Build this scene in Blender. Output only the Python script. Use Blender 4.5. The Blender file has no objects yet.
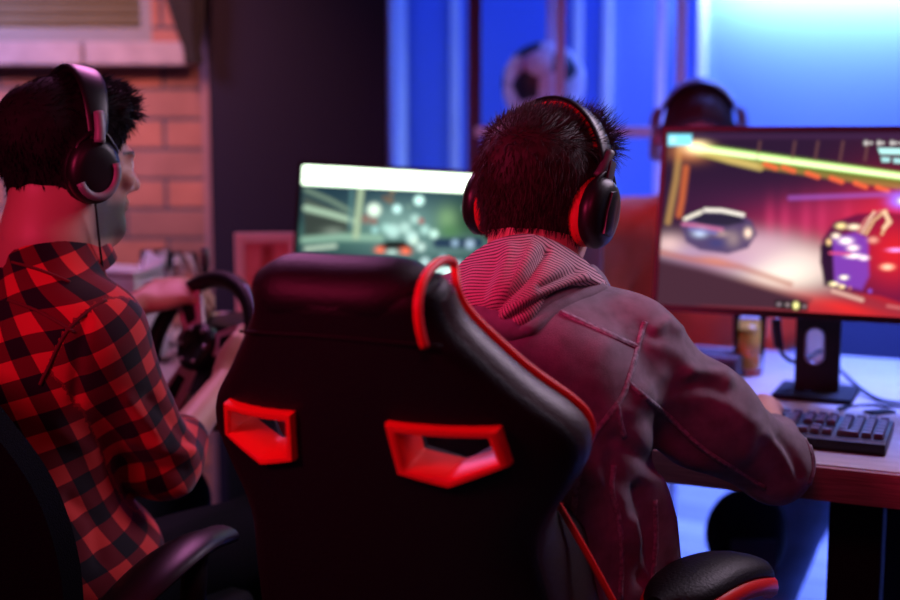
import bpy, bmesh, math, random
import numpy as np
from mathutils import Vector, Matrix
from mathutils.bvhtree import BVHTree
random.seed(7); rng = np.random.default_rng(7)
C = bpy.context.scene.collection
S = bpy.context.scene
PI = math.pi

# ------------------------------------------------------------------ camera, world, lights
FPX = 1250.0; PITCH = math.atan(0.132); CAMZ = 1.245
cd = bpy.data.cameras.new('camera'); cam = bpy.data.objects.new('camera', cd); C.objects.link(cam)
cd.lens = 50; cd.sensor_width = 36; cd.clip_start = 0.05
cam.location = (0, 0, CAMZ); cam.rotation_euler = (PI/2 - PITCH, 0, 0)
cd.dof.use_dof = True; cd.dof.focus_distance = 1.70; cd.dof.aperture_fstop = 2.0
S.camera = cam
S.view_settings.view_transform = 'Standard'; S.view_settings.look = 'None'
S.view_settings.gamma = 1; S.view_settings.use_curve_mapping = False
S.view_settings.exposure = 0.0
w = bpy.data.worlds.new('world'); S.world = w; w.use_nodes = True
w.node_tree.nodes['Background'].inputs[0].default_value = (0.06, 0.03, 0.14, 1)
w.node_tree.nodes['Background'].inputs[1].default_value = 0.07

def area(name, loc, target, size, power, color, sy=None, spread=None):
    l = bpy.data.lights.new(name, 'AREA'); l.energy = power; l.color = color
    l.shape = 'RECTANGLE'; l.size = size; l.size_y = sy or size
    if spread: l.spread = math.radians(spread)
    o = bpy.data.objects.new(name, l); C.objects.link(o); o.location = loc
    o.rotation_euler = (Vector(target) - Vector(loc)).to_track_quat('-Z', 'Y').to_euler()
    return o
area('red_light_left', (-1.5, 0.45, 1.9), (0.0, 1.75, 1.12), 0.40, 4.6, (1, 0.04, 0.17), spread=66)
area('red_light_behind', (-0.1, 0.1, 2.1), (0.1, 1.7, 1.05), 0.4, 0.9, (1, 0.03, 0.14), spread=60)
area('cool_light_right', (1.35, 2.5, 2.2), (0.1, 1.7, 1.1), 0.9, 7.5, (0.92, 0.70, 0.95), spread=90)
area('pink_light_window', (-0.6, 2.9, 2.1), (-0.5, 1.9, 1.0), 0.4, 4.0, (0.95, 0.28, 0.75), spread=110)
area('blue_light_room', (1.5, 3.9, 2.6), (1.45, 3.9, 0), 1.1, 110, (0.12, 0.20, 1.0), spread=80)
area('blue_light_desk', (1.05, 2.75, 2.2), (0.92, 2.45, 0.7), 0.25, 8, (0.12, 0.19, 1.0), spread=42)
area('wall_wash_light', (1.62, 4.90, 1.93), (1.62, 5.0, 1.75), 1.15, 30, (0.60, 0.92, 0.95), sy=0.06)
area('blue_wall_light', (1.2, 4.2, 2.7), (1.2, 5.0, 1.5), 1.2, 34, (0.04, 0.13, 1.0))
area('brick_light_purple', (-1.9, 2.7, 2.2), (-1.5, 3.6, 1.2), 0.5, 12, (0.70, 0.50, 1.0), spread=100)
area('brick_light_warm', (-0.80, 2.75, 2.0), (-0.95, 3.62, 1.2), 0.25, 4, (1.0, 0.34, 0.22), spread=90)

# ------------------------------------------------------------------ places
def P(px, py, Y):                       # the point on the photo's ray at distance Y into the room
    dx = (px-450)/FPX; dy = (300-py)/FPX
    y = math.cos(PITCH) + dy*math.sin(PITCH); z = -math.sin(PITCH) + dy*math.cos(PITCH)
    t = Y/y
    return np.array([dx*t, Y, CAMZ + z*t])
def pix(pts):
    pts = np.asarray(pts, float).reshape(-1, 3); q = pts - np.array([0, 0, CAMZ])
    cp, sp = math.cos(PITCH), math.sin(PITCH)
    f = q[:, 1]*cp - q[:, 2]*sp; u = q[:, 1]*sp + q[:, 2]*cp
    return np.stack([450 + FPX*q[:, 0]/f, 300 - FPX*u/f], 1)
TH = math.radians(24)
RR = np.array([math.cos(TH), -math.sin(TH), 0]); NN = np.array([math.sin(TH), math.cos(TH), 0])
def R(a, b, z): return RR*a + NN*b + np.array([0, 0, z])     # a along the desk row, b away from the seats
ROWROT = -TH

# ------------------------------------------------------------------ materials
def lk(nt, a, b): nt.links.new(a, b)
def mat(name, col, rough=0.6, metal=0.0, bump=0, bscale=60, var=0, vscale=12, sheen=0, spec=0.5, coat=0, emis=None, estr=0, trans=0, stretch=None):
    m = bpy.data.materials.new(name); m.use_nodes = True; nt = m.node_tree; b = nt.nodes['Principled BSDF']
    b.inputs['Base Color'].default_value = (*col, 1); b.inputs['Roughness'].default_value = rough
    b.inputs['Metallic'].default_value = metal; b.inputs['Specular IOR Level'].default_value = spec
    if sheen: b.inputs['Sheen Weight'].default_value = sheen
    if coat: b.inputs['Coat Weight'].default_value = coat
    if trans: b.inputs['Transmission Weight'].default_value = trans
    if emis: b.inputs['Emission Color'].default_value = (*emis, 1); b.inputs['Emission Strength'].default_value = estr
    tc = nt.nodes.new('ShaderNodeTexCoord'); mp = nt.nodes.new('ShaderNodeMapping'); lk(nt, tc.outputs['Object'], mp.inputs[0])
    if stretch: mp.inputs['Scale'].default_value = stretch
    if var or not bump:
        n = nt.nodes.new('ShaderNodeTexNoise'); n.inputs['Scale'].default_value = vscale; n.inputs['Detail'].default_value = 5
        lk(nt, mp.outputs[0], n.inputs['Vector'])
        r = nt.nodes.new('ShaderNodeValToRGB'); v = max(var, 0.04)
        r.color_ramp.elements[0].position = .3; r.color_ramp.elements[1].position = .7
        r.color_ramp.elements[0].color = (*[c*(1-v) for c in col], 1); r.color_ramp.elements[1].color = (*[min(1, c*(1+v)) for c in col], 1)
        lk(nt, n.outputs['Fac'], r.inputs[0]); lk(nt, r.outputs[0], b.inputs['Base Color'])
    if bump:
        n = nt.nodes.new('ShaderNodeTexNoise'); n.inputs['Scale'].default_value = bscale; n.inputs['Detail'].default_value = 4
        lk(nt, mp.outputs[0], n.inputs['Vector'])
        bp = nt.nodes.new('ShaderNodeBump'); bp.inputs['Strength'].default_value = bump; bp.inputs['Distance'].default_value = 0.004
        lk(nt, n.outputs['Fac'], bp.inputs['Height']); lk(nt, bp.outputs[0], b.inputs['Normal'])
    return m
def vcol_mat(name, rough=.6, emit=0, sheen=0):
    m = bpy.data.materials.new(name); m.use_nodes = True; nt = m.node_tree; b = nt.nodes['Principled BSDF']
    a = nt.nodes.new('ShaderNodeAttribute'); a.attribute_name = 'Col'
    b.inputs['Roughness'].default_value = rough
    if emit:
        b.inputs['Base Color'].default_value = (.0, .0, .0, 1); b.inputs['Specular IOR Level'].default_value = 0.0; b.inputs['Roughness'].default_value = 1
        lk(nt, a.outputs['Color'], b.inputs['Emission Color']); b.inputs['Emission Strength'].default_value = emit
    else: lk(nt, a.outputs['Color'], b.inputs['Base Color'])
    return m
M = {}
M['black_leather'] = mat('black_leather', (.0055, .0045, .007), .5, spec=.28, bump=.25, bscale=250)
M['bolster'] = mat('bolster_leather', (.035, .030, .032), .42, spec=.4, bump=.2, bscale=250)
M['black_plastic'] = mat('black_plastic', (.008, .008, .010), .38, spec=.35)
M['matte_black'] = mat('matte_black', (.006, .006, .008), .7, spec=.2)
M['gloss_black'] = mat('gloss_black', (.01, .01, .014), .4)
M['grey_metal'] = mat('grey_metal', (.45, .45, .48), .35, metal=.8)
M['dark_grey'] = mat('dark_grey', (.07, .07, .08), .5)
M['mid_grey'] = mat('mid_grey', (.22, .22, .24), .45)
M['red_plastic'] = mat('red_plastic', (.85, .02, .015), .4)
M['red_piping'] = mat('red_piping', (.85, .015, .015), .5)
M['red_cushion'] = mat('red_cushion', (.62, .02, .02), .7, bump=.3, bscale=300)
M['denim'] = mat('denim', (.23, .20, .25), .92, bump=.45, bscale=900, var=.28, vscale=34, sheen=.25, spec=.15)
M['denim_seam'] = mat('denim_seam', (.34, .31, .38), .9, bump=.6, bscale=500, var=.45, vscale=160, spec=.15)
M['dark_shirt'] = mat('dark_shirt', (.10, .02, .03), .9, bump=.3, bscale=200)
M['trousers'] = mat('black_trousers', (.007, .007, .011), .95, spec=.1, bump=.3, bscale=300)
M['jeans'] = mat('blue_jeans', (.30, .42, .60), .9, bump=.3, bscale=300, var=.3)
M['orange_cloth'] = mat('orange_cloth', (.80, .20, .07), .9, bump=.3, bscale=120, var=.15)
M['skin'] = vcol_mat('skin', .5)
M['hair'] = mat('dark_hair', (.030, .017, .015), .6, spec=.3, var=.4, vscale=80)
M['hair_black'] = mat('black_hair', (.007, .006, .008), .75, spec=.15, var=.4, vscale=80)
M['white_plastic'] = mat('white_plastic', (.75, .75, .78), .4)
M['desk_wood'] = mat('desk_wood', (.46, .42, .40), .42, bump=.15, bscale=90, var=.16, vscale=9, stretch=(1.2, 14, 14))
M['desk_edge'] = mat('desk_edge_wood', (.30, .12, .12), .5, bump=.2, bscale=60, var=.35, vscale=14, stretch=(1, 8, 30))  # red light falling on the edge is put into the wood colour
M['blue_wall'] = mat('blue_wall_paint', (.14, .22, .66), .75, bump=.1, bscale=40)
M['pale_moulding'] = mat('pale_moulding', (.80, .80, .88), .45)
M['navy_wall'] = mat('navy_wall_paint', (.020, .016, .036), .9, spec=.15, bump=.2, bscale=30)
M['cabinet_navy'] = mat('cabinet_navy', (.04, .045, .10), .6)
M['glass'] = mat('clear_glass', (.97, .97, 1), .03, trans=1.0)
for _m in (M['glass'],): _m.node_tree.nodes['Principled BSDF'].inputs['IOR'].default_value = 1.12
M['amber'] = mat('amber_drink', (.95, .45, .06), .2, trans=.25)
M['yellow'] = mat('yellow_plastic', (.92, .88, .08), .4)  # glow of a lit candle put into the base colour
M['sill'] = mat('window_sill_block', (.34, .30, .38), .8, bump=.3, bscale=50, var=.15)

def node_mat(name, rough): 
    m = bpy.data.materials.new(name); m.use_nodes = True; nt = m.node_tree; b = nt.nodes['Principled BSDF']; b.inputs['Roughness'].default_value = rough
    return m, nt, b
def mth(nt, op, a, bval=None):
    n = nt.nodes.new('ShaderNodeMath'); n.operation = op
    for i, v in enumerate((a, bval)):
        if v is None: continue
        if isinstance(v, (int, float)): n.inputs[i].default_value = v
        else: lk(nt, v, n.inputs[i])
    return n.outputs[0]
# brick
m, nt, b = node_mat('red_brick', .85); M['brick'] = m
tc = nt.nodes.new('ShaderNodeTexCoord'); sx = nt.nodes.new('ShaderNodeSeparateXYZ'); cx = nt.nodes.new('ShaderNodeCombineXYZ')
lk(nt, tc.outputs['Object'], sx.inputs[0]); lk(nt, sx.outputs['X'], cx.inputs['X']); lk(nt, sx.outputs['Z'], cx.inputs['Y'])
br = nt.nodes.new('ShaderNodeTexBrick'); lk(nt, cx.outputs[0], br.inputs['Vector'])
br.inputs['Scale'].default_value = 1; br.inputs['Brick Width'].default_value = .235; br.inputs['Row Height'].default_value = .086
br.inputs['Mortar Size'].default_value = .007; br.inputs['Mortar Smooth'].default_value = .4
br.inputs['Color1'].default_value = (.56, .21, .15, 1); br.inputs['Color2'].default_value = (.34, .17, .16, 1); br.inputs['Mortar'].default_value = (.13, .11, .14, 1)
no = nt.nodes.new('ShaderNodeTexNoise'); no.inputs['Scale'].default_value = 9; no.inputs['Detail'].default_value = 6; lk(nt, tc.outputs['Object'], no.inputs['Vector'])
mx = nt.nodes.new('ShaderNodeMix'); mx.data_type = 'RGBA'; mx.blend_type = 'MULTIPLY'; mx.inputs[0].default_value = .55
lk(nt, br.outputs['Color'], mx.inputs[6]); lk(nt, no.outputs['Fac'], mx.inputs[7]); lk(nt, mx.outputs[2], b.inputs['Base Color'])
bp = nt.nodes.new('ShaderNodeBump'); bp.inputs['Strength'].default_value = .8; bp.inputs['Distance'].default_value = .01; bp.invert = True
lk(nt, br.outputs['Fac'], bp.inputs['Height']); lk(nt, bp.outputs[0], b.inputs['Normal'])
# floor planks
m, nt, b = node_mat('grey_floor_planks', .28); M['floor'] = m
tc = nt.nodes.new('ShaderNodeTexCoord'); mp = nt.nodes.new('ShaderNodeMapping'); mp.inputs['Rotation'].default_value = (0, 0, math.radians(35)); lk(nt, tc.outputs['Object'], mp.inputs[0])
br = nt.nodes.new('ShaderNodeTexBrick'); lk(nt, mp.outputs[0], br.inputs['Vector'])
br.inputs['Scale'].default_value = 1; br.inputs['Brick Width'].default_value = 1.2; br.inputs['Row Height'].default_value = .16; br.inputs['Mortar Size'].default_value = .004
br.inputs['Color1'].default_value = (.34, .34, .38, 1); br.inputs['Color2'].default_value = (.20, .20, .24, 1); br.inputs['Mortar'].default_value = (.06, .06, .07, 1)
lk(nt, br.outputs['Color'], b.inputs['Base Color'])
# buffalo check
m, nt, b = node_mat('red_black_check_flannel', .9); M['check'] = m
b.inputs['Sheen Weight'].default_value = .2; b.inputs['Specular IOR Level'].default_value = .15
at = nt.nodes.new('ShaderNodeAttribute'); at.attribute_name = 'cuv'; sx = nt.nodes.new('ShaderNodeSeparateXYZ'); lk(nt, at.outputs['Vector'], sx.inputs[0])
s1 = mth(nt, 'GREATER_THAN', mth(nt, 'FRACT', mth(nt, 'MULTIPLY', sx.outputs['X'], 1/.054)), .5)
s2 = mth(nt, 'GREATER_THAN', mth(nt, 'FRACT', mth(nt, 'MULTIPLY', sx.outputs['Y'], 1/.054)), .5)
sm = mth(nt, 'MULTIPLY', mth(nt, 'ADD', s1, s2), .5)
r = nt.nodes.new('ShaderNodeValToRGB'); r.color_ramp.interpolation = 'CONSTANT'
r.color_ramp.elements[0].color = (.62, .050, .045, 1); r.color_ramp.elements[0].position = 0
r.color_ramp.elements[1].color = (.010, .010, .016, 1); r.color_ramp.elements[1].position = .75
e = r.color_ramp.elements.new(.25); e.color = (.13, .010, .018, 1)
lk(nt, sm, r.inputs[0]); lk(nt, r.outputs[0], b.inputs['Base Color'])
# striped lining
m, nt, b = node_mat('striped_jersey', .9); M['striped'] = m
at = nt.nodes.new('ShaderNodeAttribute'); at.attribute_name = 'cuv'; sx = nt.nodes.new('ShaderNodeSeparateXYZ'); lk(nt, at.outputs['Vector'], sx.inputs[0])
f = mth(nt, 'FRACT', sx.outputs['Y']); g = mth(nt, 'GREATER_THAN', f, .58)
r = nt.nodes.new('ShaderNodeValToRGB'); r.color_ramp.elements[0].color = (.60, .36, .42, 1); r.color_ramp.elements[1].color = (.14, .06, .09, 1)
lk(nt, g, r.inputs[0]); lk(nt, r.outputs[0], b.inputs['Base Color'])

# ------------------------------------------------------------------ object helpers
def empty(name, loc, label, cat, group=None, rz=0):
    o = bpy.data.objects.new(name, None); C.objects.link(o); o.location = loc; o.rotation_euler = (0, 0, rz)
    o.empty_display_size = .05; o['label'] = label; o['category'] = cat
    if group: o['group'] = group
    return o
def tag(o, label, cat, group=None, kind=None):
    o['label'] = label; o['category'] = cat
    if group: o['group'] = group
    if kind: o['kind'] = kind
    return o
def wmat(o):
    m = Matrix.Translation(o.location) @ o.rotation_euler.to_matrix().to_4x4()
    return (wmat(o.parent) @ m) if o.parent else m
def add_mesh(name, V, F, material, parent=None, smooth=True, world=False, attrs=None, label=None):
    V = np.asarray(V, float)
    if world and parent is not None:
        mi = np.array(wmat(parent).inverted()); V = V @ mi[:3, :3].T + mi[:3, 3]
    me = bpy.data.meshes.new(name)
    if isinstance(F, np.ndarray):
        k = F.shape[1]
        me.vertices.add(len(V)); me.vertices.foreach_set('co', V.astype(np.float32).ravel())
        me.loops.add(F.size); me.loops.foreach_set('vertex_index', F.astype(np.int32).ravel())
        me.polygons.add(len(F)); me.polygons.foreach_set('loop_start', (np.arange(len(F))*k).astype(np.int32))
    else: me.from_pydata([tuple(v) for v in V], [], F)
    me.update(calc_edges=True); me.validate()
    if attrs:
        for nme, (typ, dat) in attrs.items():
            a = me.attributes.new(nme, typ, 'POINT')
            dat = np.asarray(dat, np.float32)
            if typ == 'FLOAT_COLOR': a.data.foreach_set('color', dat.ravel())
            else: a.data.foreach_set('vector', dat.ravel())
    me.polygons.foreach_set('use_smooth', [smooth]*len(me.polygons))
    if material is not None: me.materials.append(material)
    o = bpy.data.objects.new(name, me); C.objects.link(o)
    if parent is not None: o.parent = parent
    if label: o['label'] = label
    return o
def from_bm(name, bm, material, parent=None, smooth=False, world=False, bevel=0, segs=2, label=None):
    if bevel: bmesh.ops.bevel(bm, geom=list(bm.edges), offset=bevel, segments=segs, affect='EDGES', clamp_overlap=True, profile=.6)
    bmesh.ops.recalc_face_normals(bm, faces=bm.faces[:])
    V = [tuple(v.co) for v in bm.verts]
    bm.verts.index_update(); F = [[v.index for v in f.verts] for f in bm.faces]; bm.free()
    o = add_mesh(name, V, F, material, parent, smooth, world, label=label)
    if smooth: shade(o)
    return o
def shade(o, ang=35):
    me = o.data; bm = bmesh.new(); bm.from_mesh(me)
    for e in bm.edges:
        e.smooth = not (len(e.link_faces) == 2 and e.calc_face_angle(0) > math.radians(ang))
    bm.to_mesh(me); bm.free(); return o
def box(bm, c, s, rot=None):
    r = bmesh.ops.create_cube(bm, size=1); vs = r['verts']
    Mx = Matrix.Diagonal((*s, 1)); 
    if rot is not None: Mx = rot.to_4x4() @ Mx
    bmesh.ops.transform(bm, matrix=Matrix.Translation(c) @ Mx, verts=vs); return vs
def boxo(name, c, s, material, parent=None, rot=None, bevel=.003, world=False, label=None):
    bm = bmesh.new(); box(bm, Vector(c), s, rot)
    return from_bm(name, bm, material, parent, True, world, bevel, label=label)
def poly_prism(bm, pts, axis_fn, t0, t1):        # pts 2-D outline, axis_fn(x,y,t)->3-D
    a = [bm.verts.new(axis_fn(x, y, t0)) for x, y in pts]; b_ = [bm.verts.new(axis_fn(x, y, t1)) for x, y in pts]
    n = len(pts); bm.faces.new(a); bm.faces.new(b_[::-1])
    for i in range(n): bm.faces.new([a[i], b_[i], b_[(i+1) % n], a[(i+1) % n]])
def spline(pts, n=8, closed=False):
    pts = [np.array(p, float) for p in pts]; out = []; N = len(pts)
    rngi = range(N if closed else N-1)
    for i in rngi:
        p0 = pts[(i-1) % N] if closed or i > 0 else 2*pts[0]-pts[1]
        p1 = pts[i]; p2 = pts[(i+1) % N]
        p3 = pts[(i+2) % N] if closed or i+2 < N else 2*pts[-1]-pts[-2]
        for k in range(n):
            t = k/n; out.append(.5*((2*p1)+(-p0+p2)*t+(2*p0-5*p1+4*p2-p3)*t*t+(-p0+3*p1-3*p2+p3)*t**3))
    if not closed: out.append(pts[-1])
    return np.array(out)
def tube_geo(path, rad, k=10, closed=False, flat=None):
    path = np.asarray(path, float); n = len(path)
    rad = np.broadcast_to(np.asarray(rad, float), (n,))
    T = np.roll(path, -1, 0)-np.roll(path, 1, 0)
    if not closed: T[0] = path[1]-path[0]; T[-1] = path[-1]-path[-2]
    T /= np.linalg.norm(T, axis=1)[:, None]+1e-12
    up = np.array([0, 0, 1.]) if abs(T[0][2]) < .9 else np.array([1., 0, 0])
    U = np.cross(T[0], up); U /= np.linalg.norm(U); Us = [U]
    for i in range(1, n):
        U = Us[-1]-T[i]*np.dot(Us[-1], T[i]); U /= np.linalg.norm(U); Us.append(U)
    Us = np.array(Us); W = np.cross(T, Us); V = []; F = []
    for i in range(n):
        for j in range(k):
            a = 2*PI*j/k; V.append(path[i]+rad[i]*(math.cos(a)*Us[i]+math.sin(a)*W[i]))
    m_ = n if closed else n-1
    for i in range(m_):
        for j in range(k):
            a = i*k+j; b_ = i*k+(j+1) % k; c = ((i+1) % n)*k+(j+1) % k; d = ((i+1) % n)*k+j; F.append([a, b_, c, d])
    if not closed: F.append(list(range(k))[::-1]); F.append([(n-1)*k+j for j in range(k)])
    return V, F
def tube(name, path, rad, material, parent=None, k=10, closed=False, world=False, label=None):
    V, F = tube_geo(path, rad, k, closed); return add_mesh(name, V, F, material, parent, True, world, label=label)
def tubes(name, paths, rad, material, parent=None, k=6, world=False):
    V = []; F = []
    for p in paths:
        v, f = tube_geo(p, rad, k); o = len(V); V += v; F += [[i+o for i in q] for q in f]
    return add_mesh(name, V, F, material, parent, True, world)
def lathe_geo(prof, k=32, cap=True):
    V = []; F = []; n = len(prof)
    for r_, z in prof:
        for j in range(k): V.append((r_*math.cos(2*PI*j/k), r_*math.sin(2*PI*j/k), z))
    for i in range(n-1):
        for j in range(k): F.append([i*k+j, i*k+(j+1) % k, (i+1)*k+(j+1) % k, (i+1)*k+j])
    if cap: F.append(list(range(k))[::-1]); F.append([(n-1)*k+j for j in range(k)])
    return np.array(V), F
def frame(o, x, y, z):
    M3 = np.stack([x, y, z], 1); return lambda v: np.asarray(v) @ M3.T + np.asarray(o)
def unit(v): v = np.asarray(v, float); return v/np.linalg.norm(v)
def loft(name, rings, material, parent=None, world=False, caps=True, label=None):
    n = len(rings); k = len(rings[0]); V = np.concatenate([np.asarray(r_) for r_ in rings]); F = []
    for i in range(n-1):
        for j in range(k): F.append([i*k+j, i*k+(j+1) % k, (i+1)*k+(j+1) % k, (i+1)*k+j])
    if caps: F.append(list(range(k))[::-1]); F.append([(n-1)*k+j for j in range(k)])
    o = add_mesh(name, V, F, material, parent, True, world, label=label)
    bm = bmesh.new(); bm.from_mesh(o.data); bmesh.ops.recalc_face_normals(bm, faces=bm.faces[:]); bm.to_mesh(o.data); bm.free()
    return shade(o, 50)

# ------------------------------------------------------------------ distance-field modelling for bodies and clothes
def rc(a, b, ra, rb): return ('rc', np.asarray(a, float), np.asarray(b, float), ra, rb)
def el(c, r_, Mx=None): return ('el', np.asarray(c, float), np.asarray(r_, float), Mx)
def dist(pr, p):
    if pr[0] == 'rc':
        _, a, b_, ra, rb = pr; ab = b_-a; t = np.clip(((p-a)@ab)/(ab@ab), 0, 1)
        return np.linalg.norm(p-a-t[:, None]*ab, axis=1)-(ra+(rb-ra)*t)
    _, c, r_, Mx = pr; q = p-c
    if Mx is not None: q = q@Mx
    k0 = np.linalg.norm(q/r_, axis=1); k1 = np.linalg.norm(q/(r_*r_), axis=1)
    return k0*(k0-1)/np.maximum(k1, 1e-9)
def smin(a, b, k):
    h = np.maximum(k-np.abs(a-b), 0)/k; return np.minimum(a, b)-h*h*k*.25
def union(prs, k):
    def f(p):
        d = None
        for q in prs:
            kk = k
            if isinstance(q, tuple) and q[0] == 'k': kk, q = q[1], q[2]
            e = q(p) if callable(q) else dist(q, p)
            d = e if d is None else smin(d, e, kk)
        return d
    return f
def nets(f, lo, hi, h):
    lo = np.array(lo, float); n = np.ceil((np.array(hi)-lo)/h).astype(int)+1
    B = 8; nb = np.ceil(n/B).astype(int); n = nb*B
    g = np.stack(np.meshgrid(*[np.arange(k) for k in nb], indexing='ij'), -1).reshape(-1, 3)
    cen = lo+(g*B+(B-1)/2)*h; dc = f(cen); keep = np.abs(dc) < B*h*1.6
    D = np.zeros(tuple(n), np.float32)
    Db = np.where(dc > 0, 1., -1.).reshape(nb)
    D[:] = np.repeat(np.repeat(np.repeat(Db, B, 0), B, 1), B, 2)
    loc = np.stack(np.meshgrid(*[np.arange(B)]*3, indexing='ij'), -1).reshape(-1, 3)
    gk = g[keep]
    for s in range(0, len(gk), 400):
        idx = (gk[s:s+400, None, :]*B+loc[None]).reshape(-1, 3)
        D[idx[:, 0], idx[:, 1], idx[:, 2]] = f(lo+idx*h)
    for ax in range(3):
        sl = [slice(None)]*3; sl[ax] = 0; D[tuple(sl)] = np.maximum(D[tuple(sl)], 1e-3); sl[ax] = -1; D[tuple(sl)] = np.maximum(D[tuple(sl)], 1e-3)
    nx, ny, nz = D.shape; corners = [(i, j, k) for i in (0, 1) for j in (0, 1) for k in (0, 1)]
    sg = D < 0; cnt = np.zeros((nx-1, ny-1, nz-1), int)
    for c in corners: cnt += sg[c[0]:nx-1+c[0], c[1]:ny-1+c[1], c[2]:nz-1+c[2]]
    act = (cnt > 0) & (cnt < 8); ci = np.argwhere(act); vid = -np.ones(act.shape, int); vid[act] = np.arange(len(ci))
    acc = np.zeros((len(ci), 3)); num = np.zeros(len(ci))
    for a in range(8):
        for b_ in range(a+1, 8):
            ca, cb = np.array(corners[a]), np.array(corners[b_])
            if np.abs(ca-cb).sum() != 1: continue
            ia = ci+ca; ib = ci+cb; da = D[ia[:, 0], ia[:, 1], ia[:, 2]]; db = D[ib[:, 0], ib[:, 1], ib[:, 2]]
            m_ = (da < 0) != (db < 0); t = np.where(m_, da/np.where(m_, da-db, 1), 0)
            acc += np.where(m_[:, None], ca+(cb-ca)*t[:, None], 0); num += m_
    V = lo+(ci+acc/num[:, None])*h; F = []
    for ax in range(3):
        o1, o2 = [(1, 2), (2, 0), (0, 1)][ax]
        sl0 = [slice(1, -1)]*3; sl1 = [slice(1, -1)]*3; sl0[ax] = slice(0, -1); sl1[ax] = slice(1, None)
        a = sg[tuple(sl0)]; b_ = sg[tuple(sl1)]; e = np.argwhere(a != b_); e2 = e+1; e2[:, ax] -= 1
        flip = a[e[:, 0], e[:, 1], e[:, 2]]
        def vv(d1, d2):
            q = e2.copy(); q[:, o1] -= d1; q[:, o2] -= d2; return vid[q[:, 0], q[:, 1], q[:, 2]]
        quad = np.stack([vv(1, 1), vv(0, 1), vv(0, 0), vv(1, 0)], 1)
        quad[~flip] = quad[~flip][:, ::-1]; F.append(quad)
    F = np.concatenate(F); F = F[(F >= 0).all(1)]
    return V, F
def bounds(prs, pad=.03):
    lo = np.full(3, 9.); hi = -lo
    for q in prs:
        if isinstance(q, tuple) and q[0] == 'k': q = q[2]
        if callable(q): continue
        if q[0] == 'rc':
            r_ = max(q[3], q[4])
            for c in q[1:3]: lo = np.minimum(lo, c-r_); hi = np.maximum(hi, c+r_)
        else:
            r_ = max(q[2]); lo = np.minimum(lo, q[1]-r_); hi = np.maximum(hi, q[1]+r_)
    return lo-pad, hi+pad
def grad(f, V, e=.002):
    G = np.stack([f(V+np.eye(3)[i]*e)-f(V-np.eye(3)[i]*e) for i in range(3)], 1)
    return G/(np.linalg.norm(G, axis=1)[:, None]+1e-9)
_k = rng.normal(size=(40, 3)); _k /= np.linalg.norm(_k, axis=1)[:, None]; _ph = rng.uniform(0, 6.28, 40)
def wavy(p, freq, n0=0, n=8):
    s = 0
    for i in range(n0, n0+n): s = s+np.sin(p@_k[i % 40]*freq*(.7+.08*(i-n0))+_ph[i % 40])
    return s/n
def seg2(p, a, b_):
    a = np.array(a, float); ab = np.array(b_, float)-a; t = np.clip(((p-a)@ab)/(ab@ab+1e-9), 0, 1)
    return np.linalg.norm(p-a-t[:, None]*ab, axis=1)
def pline(p, pts): return np.min([seg2(p, pts[i], pts[i+1]) for i in range(len(pts)-1)], axis=0)

# ------------------------------------------------------------------ head, hands, whole bodies
class Head:
    def __init__(s, c, yaw, pitch=0, roll=0):      # yaw clockwise from +Y, pitch down
        fy = np.array([math.sin(yaw), math.cos(yaw), 0]); rx = np.array([math.cos(yaw), -math.sin(yaw), 0]); uz = np.array([0, 0, 1.])
        f = fy*math.cos(pitch)-uz*math.sin(pitch); u = uz*math.cos(pitch)+fy*math.sin(pitch)
        r2 = rx*math.cos(roll)+u*math.sin(roll); u2 = u*math.cos(roll)-rx*math.sin(roll)
        s.M = np.stack([r2, f, u2], 1); s.c = np.asarray(c, float)
    def w(s, p): return np.asarray(p, float)@s.M.T+s.c
    def l(s, p): return (np.asarray(p, float)-s.c)@s.M
def head_local():
    prs = [el((0, -.015, .035), (.076, .098, .086)), el((0, .025, -.03), (.062, .068, .088)),
           ('k', .03, rc((0, .02, -.065), (0, .06, -.095), .048, .024)),
           ('k', .02, rc((-.05, .0, -.055), (0, .07, -.1), .02, .018)), ('k', .02, rc((.05, .0, -.055), (0, .07, -.1), .02, .018)),
           ('k', .012, el((0, .084, .017), (.048, .014, .010))),
           ('k', .012, rc((0, .088, .005), (0, .108, -.030), .008, .012)),
           ('k', .008, el((-.013, .094, -.036), (.009, .009, .008))), ('k', .008, el((.013, .094, -.036), (.009, .009, .008))),
           ('k', .010, el((-.036, .074, -.022), (.022, .018, .018))), ('k', .010, el((.036, .074, -.022), (.022, .018, .018))),
           ('k', .006, el((0, .089, -.058), (.024, .010, .0055))), ('k', .006, el((0, .088, -.068), (.021, .010, .0060))),
           ('k', .008, el((-.031, .081, .000), (.014, .010, .011))), ('k', .008, el((.031, .081, .000), (.014, .010, .011))),
           ('k', .008, el((-.077, -.008, -.008), (.009, .020, .032))), ('k', .008, el((.077, -.008, -.008), (.009, .020, .032)))]
    return union(prs, .03)
HL = head_local()
_nk = rc((0, -.028, -.05), (0, -.045, -.13), .053, .056)
HN = lambda q: smin(HL(q), dist(_nk, q), .03)
def head_prim(H): return lambda p: HL(H.l(p))
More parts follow.
